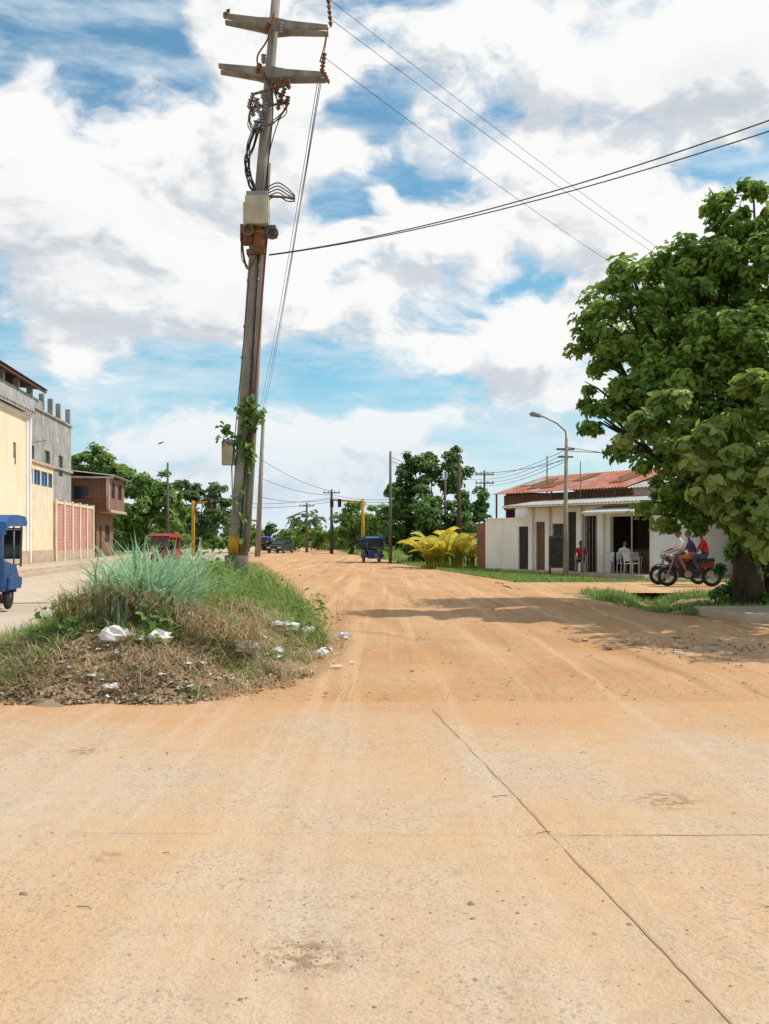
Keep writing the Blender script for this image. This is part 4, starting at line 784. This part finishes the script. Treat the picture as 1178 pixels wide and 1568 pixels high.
def car(x,y,rz,body):
    r=empty('parked_car',(x,y,.0),rz); b=MB()
    b.extr([(-2.1,.3),(-2.15,.7),(-2.0,.95),(-1.3,1.0),(1.0,.95),(2.0,.8),(2.12,.55),(2.08,.3)],-.85,.85,0); b.extr([(-1.5,.98),(-1.0,1.42),(.3,1.44),(1.05,.95)],-.7,.7,0); b.obj('body',[body],r,bevel=.05)
    b=MB(); 
    for sx in(-.705,.705): b.extr([(-1.3,1.02),(-.92,1.34),(-.35,1.36),(-.35,1.02)],sx-.01,sx+.01,0); b.extr([(-.28,1.02),(-.28,1.36),(.28,1.36),(.85,1.02)],sx-.01,sx+.01,0)
    b.add([(-.6,1.03,1.0),(.6,1.03,1.0),(.55,.38,1.41),(-.55,.38,1.41)],[(0,1,2,3)],0); b.add([(-.6,-1.5,1.02),(.6,-1.5,1.02),(.55,-1.06,1.4),(-.55,-1.06,1.4)],[(3,2,1,0)],0); b.obj('windows',['glass'],r)
    b=MB()
    for sx in(-.8,.8):
        for yy in(-1.3,1.3): b.torus((sx,yy,.32),.23,.09,'x',0,20,8); b.tube([(sx-.08,yy,.32),(sx+.08,yy,.32)],.15,10,1)
    b.obj('wheels',['rubber','metal'],r); b=MB(); b.cbox((-.6,2.08,.65),(.35,.1,.14)); b.cbox((.6,2.08,.65),(.35,.1,.14)); b.cbox((0,2.13,.45),(.5,.03,.12)); b.obj('headlights',['plastic_white'],r)
car((430-U0)/F*104,104,2.9,'black')
def motorbike(x,y,rz):
    r=empty('motorcycle',(x,y,.06),rz); b=MB()
    for wy in(-.65,.65):
        b.torus((0,wy,.3),.245,.055,'x',0,24,8); b.tube([(-.05,wy,.3),(.05,wy,.3)],.09,12,1); b.torus((0,wy,.3),.19,.012,'x',1,24,6)
        for k in range(12): a=k*math.pi/6; b.tube([(0,wy,.3),(0,wy+.25*math.cos(a),.3+.25*math.sin(a))],.006,4,1)
    b.obj('wheels',['rubber','metal'],r); b=MB()
    b.sph((0,.18,.82),(.14,.28,.13),0,14); b.extr([(-.75,.78),(-.7,.88),(-.1,.82),(.0,.74),(-.5,.7)],-.11,.11,1); b.extr([(-.25,.28),(-.45,.5),(-.4,.72),(.25,.72),(.38,.5),(.30,.3),(.05,.22)],-.12,.12,1); b.tube([(-.16,.05,.38),(.16,.05,.38)],.11,12,2)
    b.extr([(-.72,.60),(-.7,.76),(-.2,.72),(-.25,.56)],-.13,.13,0)
    b.tube([(-.06,.65,.3),(-.06,.42,.98)],.025,6,2); b.tube([(.06,.65,.3),(.06,.42,.98)],.025,6,2); b.tube([(-.36,.26,1.05),(-.12,.4,1.03),(.12,.4,1.03),(.36,.26,1.05)],.016,6,2); b.tube([(0,.48,.9),(0,.58,.9)],[.07,.09],10,2)
    b.tube([(0,-.65,.3),(0,-.05,.42)],.03,6,2); b.tube([(.07,-.65,.32),(.07,-.45,.75)],.022,6,2); b.tube([(.15,.2,.28),(.17,-.3,.28),(.18,-.8,.36)],[.025,.035,.045],8,2)
    b.extr([(.35,.58),(.5,.66),(.68,.67),(.92,.52),(.9,.5),(.68,.635),(.52,.63),(.37,.56)],-.06,.06,0); b.extr([(-.6,.68),(-.8,.72),(-1.0,.6),(-.98,.58),(-.78,.68),(-.6,.64)],-.07,.07,0)
    b.obj('frame_and_body',['darkred','black','metal'],r,bevel=.006); return r
def person(name,J,top,bottom,shoe,loc,rz,calf='skin'):
    names=['pel','chest','neck','head0','shL','elL','haL','shR','elR','haR','hipL','knL','anL','toL','hipR','knR','anR','toR']
    rad=dict(pel=.13,chest=.15,neck=.055,head0=.05,shL=.06,elL=.042,haL=.026,shR=.06,elR=.042,haR=.026,hipL=.09,knL=.06,anL=.04,toL=.035,hipR=.09,knR=.06,anR=.04,toR=.035)
    ed=[('pel','chest'),('chest','neck'),('neck','head0'),('chest','shL'),('shL','elL'),('elL','haL'),('chest','shR'),('shR','elR'),('elR','haR'),('pel','hipL'),('hipL','knL'),('knL','anL'),('anL','toL'),('pel','hipR'),('hipR','knR'),('knR','anR'),('anR','toR')]
    me=bpy.data.meshes.new('sk'); me.from_pydata([J[k] for k in names],[(names.index(a),names.index(c)) for a,c in ed],[]); o=bpy.data.objects.new('sk',me); SC.collection.objects.link(o)
    o.modifiers.new('s','SKIN'); o.modifiers.new('ss','SUBSURF').levels=2
    for i,k in enumerate(names): me.skin_vertices[0].data[i].radius=(rad[k]*(1.25 if k in('pel','chest') else 1),rad[k]); me.skin_vertices[0].data[i].use_root=(k=='pel')
    dg=bpy.context.evaluated_depsgraph_get(); m2=bpy.data.meshes.new_from_object(o.evaluated_get(dg)); bpy.data.objects.remove(o)
    for k in (top,bottom,'skin',shoe,calf): m2.materials.append(M[k])
    mi={('pel','chest'):0,('chest','neck'):0,('neck','head0'):2,('chest','shL'):0,('shL','elL'):0,('elL','haL'):2,('chest','shR'):0,('shR','elR'):0,('elR','haR'):2,('pel','hipL'):1,('hipL','knL'):1,('knL','anL'):4,('anL','toL'):3,('pel','hipR'):1,('hipR','knR'):1,('knR','anR'):4,('anR','toR'):3}
    for p in m2.polygons:
        best=None
        for e in ed:
            a=Vector(J[e[0]]);c=Vector(J[e[1]]);ab=c-a;t=max(0,min(1,(p.center-a).dot(ab)/ab.length_squared)); dd=(p.center-a-ab*t).length-.3*rad[e[0]]
            if best is None or dd<best[0]: best=(dd,mi[e])
        p.material_index=best[1]; p.use_smooth=True
    r=empty(name,loc,rz); bo=bpy.data.objects.new('body',m2); SC.collection.objects.link(bo); bo.parent=r
    h=Vector(J['head0'])+Vector((0,.03,.1)); b=MB()
    b.sph(h,(.075,.095,.115),0,16); b.tube([h+Vector((0,.085,.02)),h+Vector((0,.12,-.02))],[.008,.016],6,0); b.sph(h+Vector((0,-.015,.03)),(.083,.095,.10),1,14)
    for sx in(-1,1): b.sph(h+Vector((sx*.078,0,-.005)),(.012,.022,.03),0,8); b.sph(h+Vector((sx*.03,.088,.01)),(.012,.008,.008),1,6)
    b.cbox(h+Vector((0,.088,-.05)),(.04,.01,.008),2); b.obj('head',['skin','hair','shirt_red'],r,True)
    b=MB()
    for s,k,e in ((-1,'haL','elL'),(1,'haR','elR')):
        hd=Vector(J[k]); d=(hd-Vector(J[e])).normalized(); sd=Vector((1,0,0)); b.sph(hd+d*.04,(.035,.04,.02),0,8)
        for i,l in enumerate((.06,.075,.08,.07)): a=hd+d*.06+sd*(i-1.5)*.018; b.tube([a,a+d*l*.6,a+d*l*.8+Vector((0,0,-.03))],[.009,.008,.006],5)
        b.tube([hd+d*.02-sd*s*.03,hd+d*.05-sd*s*.05,hd+d*.075-sd*s*.045],[.01,.009,.007],5)
    b.obj('hands',['skin'],r,True)
def seated(dy,sh,grip,foot,ls=.17):
    return dict(pel=(0,dy,sh),chest=(0,dy+.08,sh+.38),neck=(0,dy+.12,sh+.52),head0=(0,dy+.13,sh+.58),shL=(-.18,dy+.09,sh+.45),elL=(-.25,dy+.22,sh+.22),haL=(-grip[0],dy+grip[1],sh+grip[2]),shR=(.18,dy+.09,sh+.45),elR=(.25,dy+.22,sh+.22),haR=(grip[0],dy+grip[1],sh+grip[2]),
      hipL=(-.09,dy+.04,sh-.02),knL=(-ls,dy+.42,sh-.02),anL=(-ls,dy+foot[0],sh-foot[1]),toL=(-ls,dy+foot[0]+.17,sh-foot[1]-.04),hipR=(.09,dy+.04,sh-.02),knR=(ls,dy+.42,sh-.02),anR=(ls,dy+foot[0],sh-foot[1]),toR=(ls,dy+foot[0]+.17,sh-foot[1]-.04))
bxm,bym=(1056-U0)/F*30,30; rzb=math.pi/2-.25
motorbike(bxm,bym,rzb)
person('motorcycle_rider',seated(-.12,.93,(.33,.42,.14),(.22,.45)),'shirt_purple','shorts_orange','black',(bxm,bym,.06),rzb)
person('motorcycle_passenger',seated(-.50,.95,(.14,.30,.10),(.25,.42),.2),'shirt_red','jeans','black',(bxm,bym,.06),rzb,'jeans')
b0=(bxm+.05,bym+1.3,.06); motorbike(b0[0],b0[1],rzb+.3)
person('motorcycle_rider',seated(-.15,.93,(.33,.44,.14),(.22,.45)),'shirt_white','jeans','black',b0,rzb+.3,'jeans')
def chair(s,t,rz):
    p=HM@Vector((s,t,.125)); r=empty('plastic_chair',p,rz); b=MB(); b.box((-.22,-.2,.40),(.22,.22,.43))
    for sx in(-.2,.2):
        b.tube([(sx,.2,.0),(sx*.95,.2,.41)],.02,6); b.tube([(sx,-.22,.0),(sx*.95,-.2,.41),(sx*.95,-.28,.85)],.02,6); b.tube([(sx*1.1,-.22,.64),(sx*1.1,.18,.64),(sx*1.05,.2,.42)],.018,6)
    b.extr([(-.23,.5),(-.29,.86),(-.26,.86),(-.20,.5)],-.18,.18); b.obj('seat_and_back',['plastic_white'],r,bevel=.008); return p
for s,t,a in ((5.4,-.6,2.6),(6.1,-.4,3.3),(6.8,-.7,3.8),(5.8,.6,3.1)): chair(s,t,a)
p=chair(3.9,-.6,2.7); person('seated_woman',seated(-.05,.52,(.1,.38,.08),(.42,.44),.11),'shirt_red','jeans','black',p,2.7)
p=HM@Vector((6.1,-.4,.125)); person('seated_man',seated(-.05,.52,(.1,.38,.08),(.42,.44),.11),'shirt_white','jeans','black',p,3.3)
b=MB(HM); b.box((5.2,.9,.12),(7.0,1.4,1.05)); b.box((5.15,.85,1.053),(7.05,1.45,1.1)); b.obj('shop_counter',['wood'],bevel=.01)
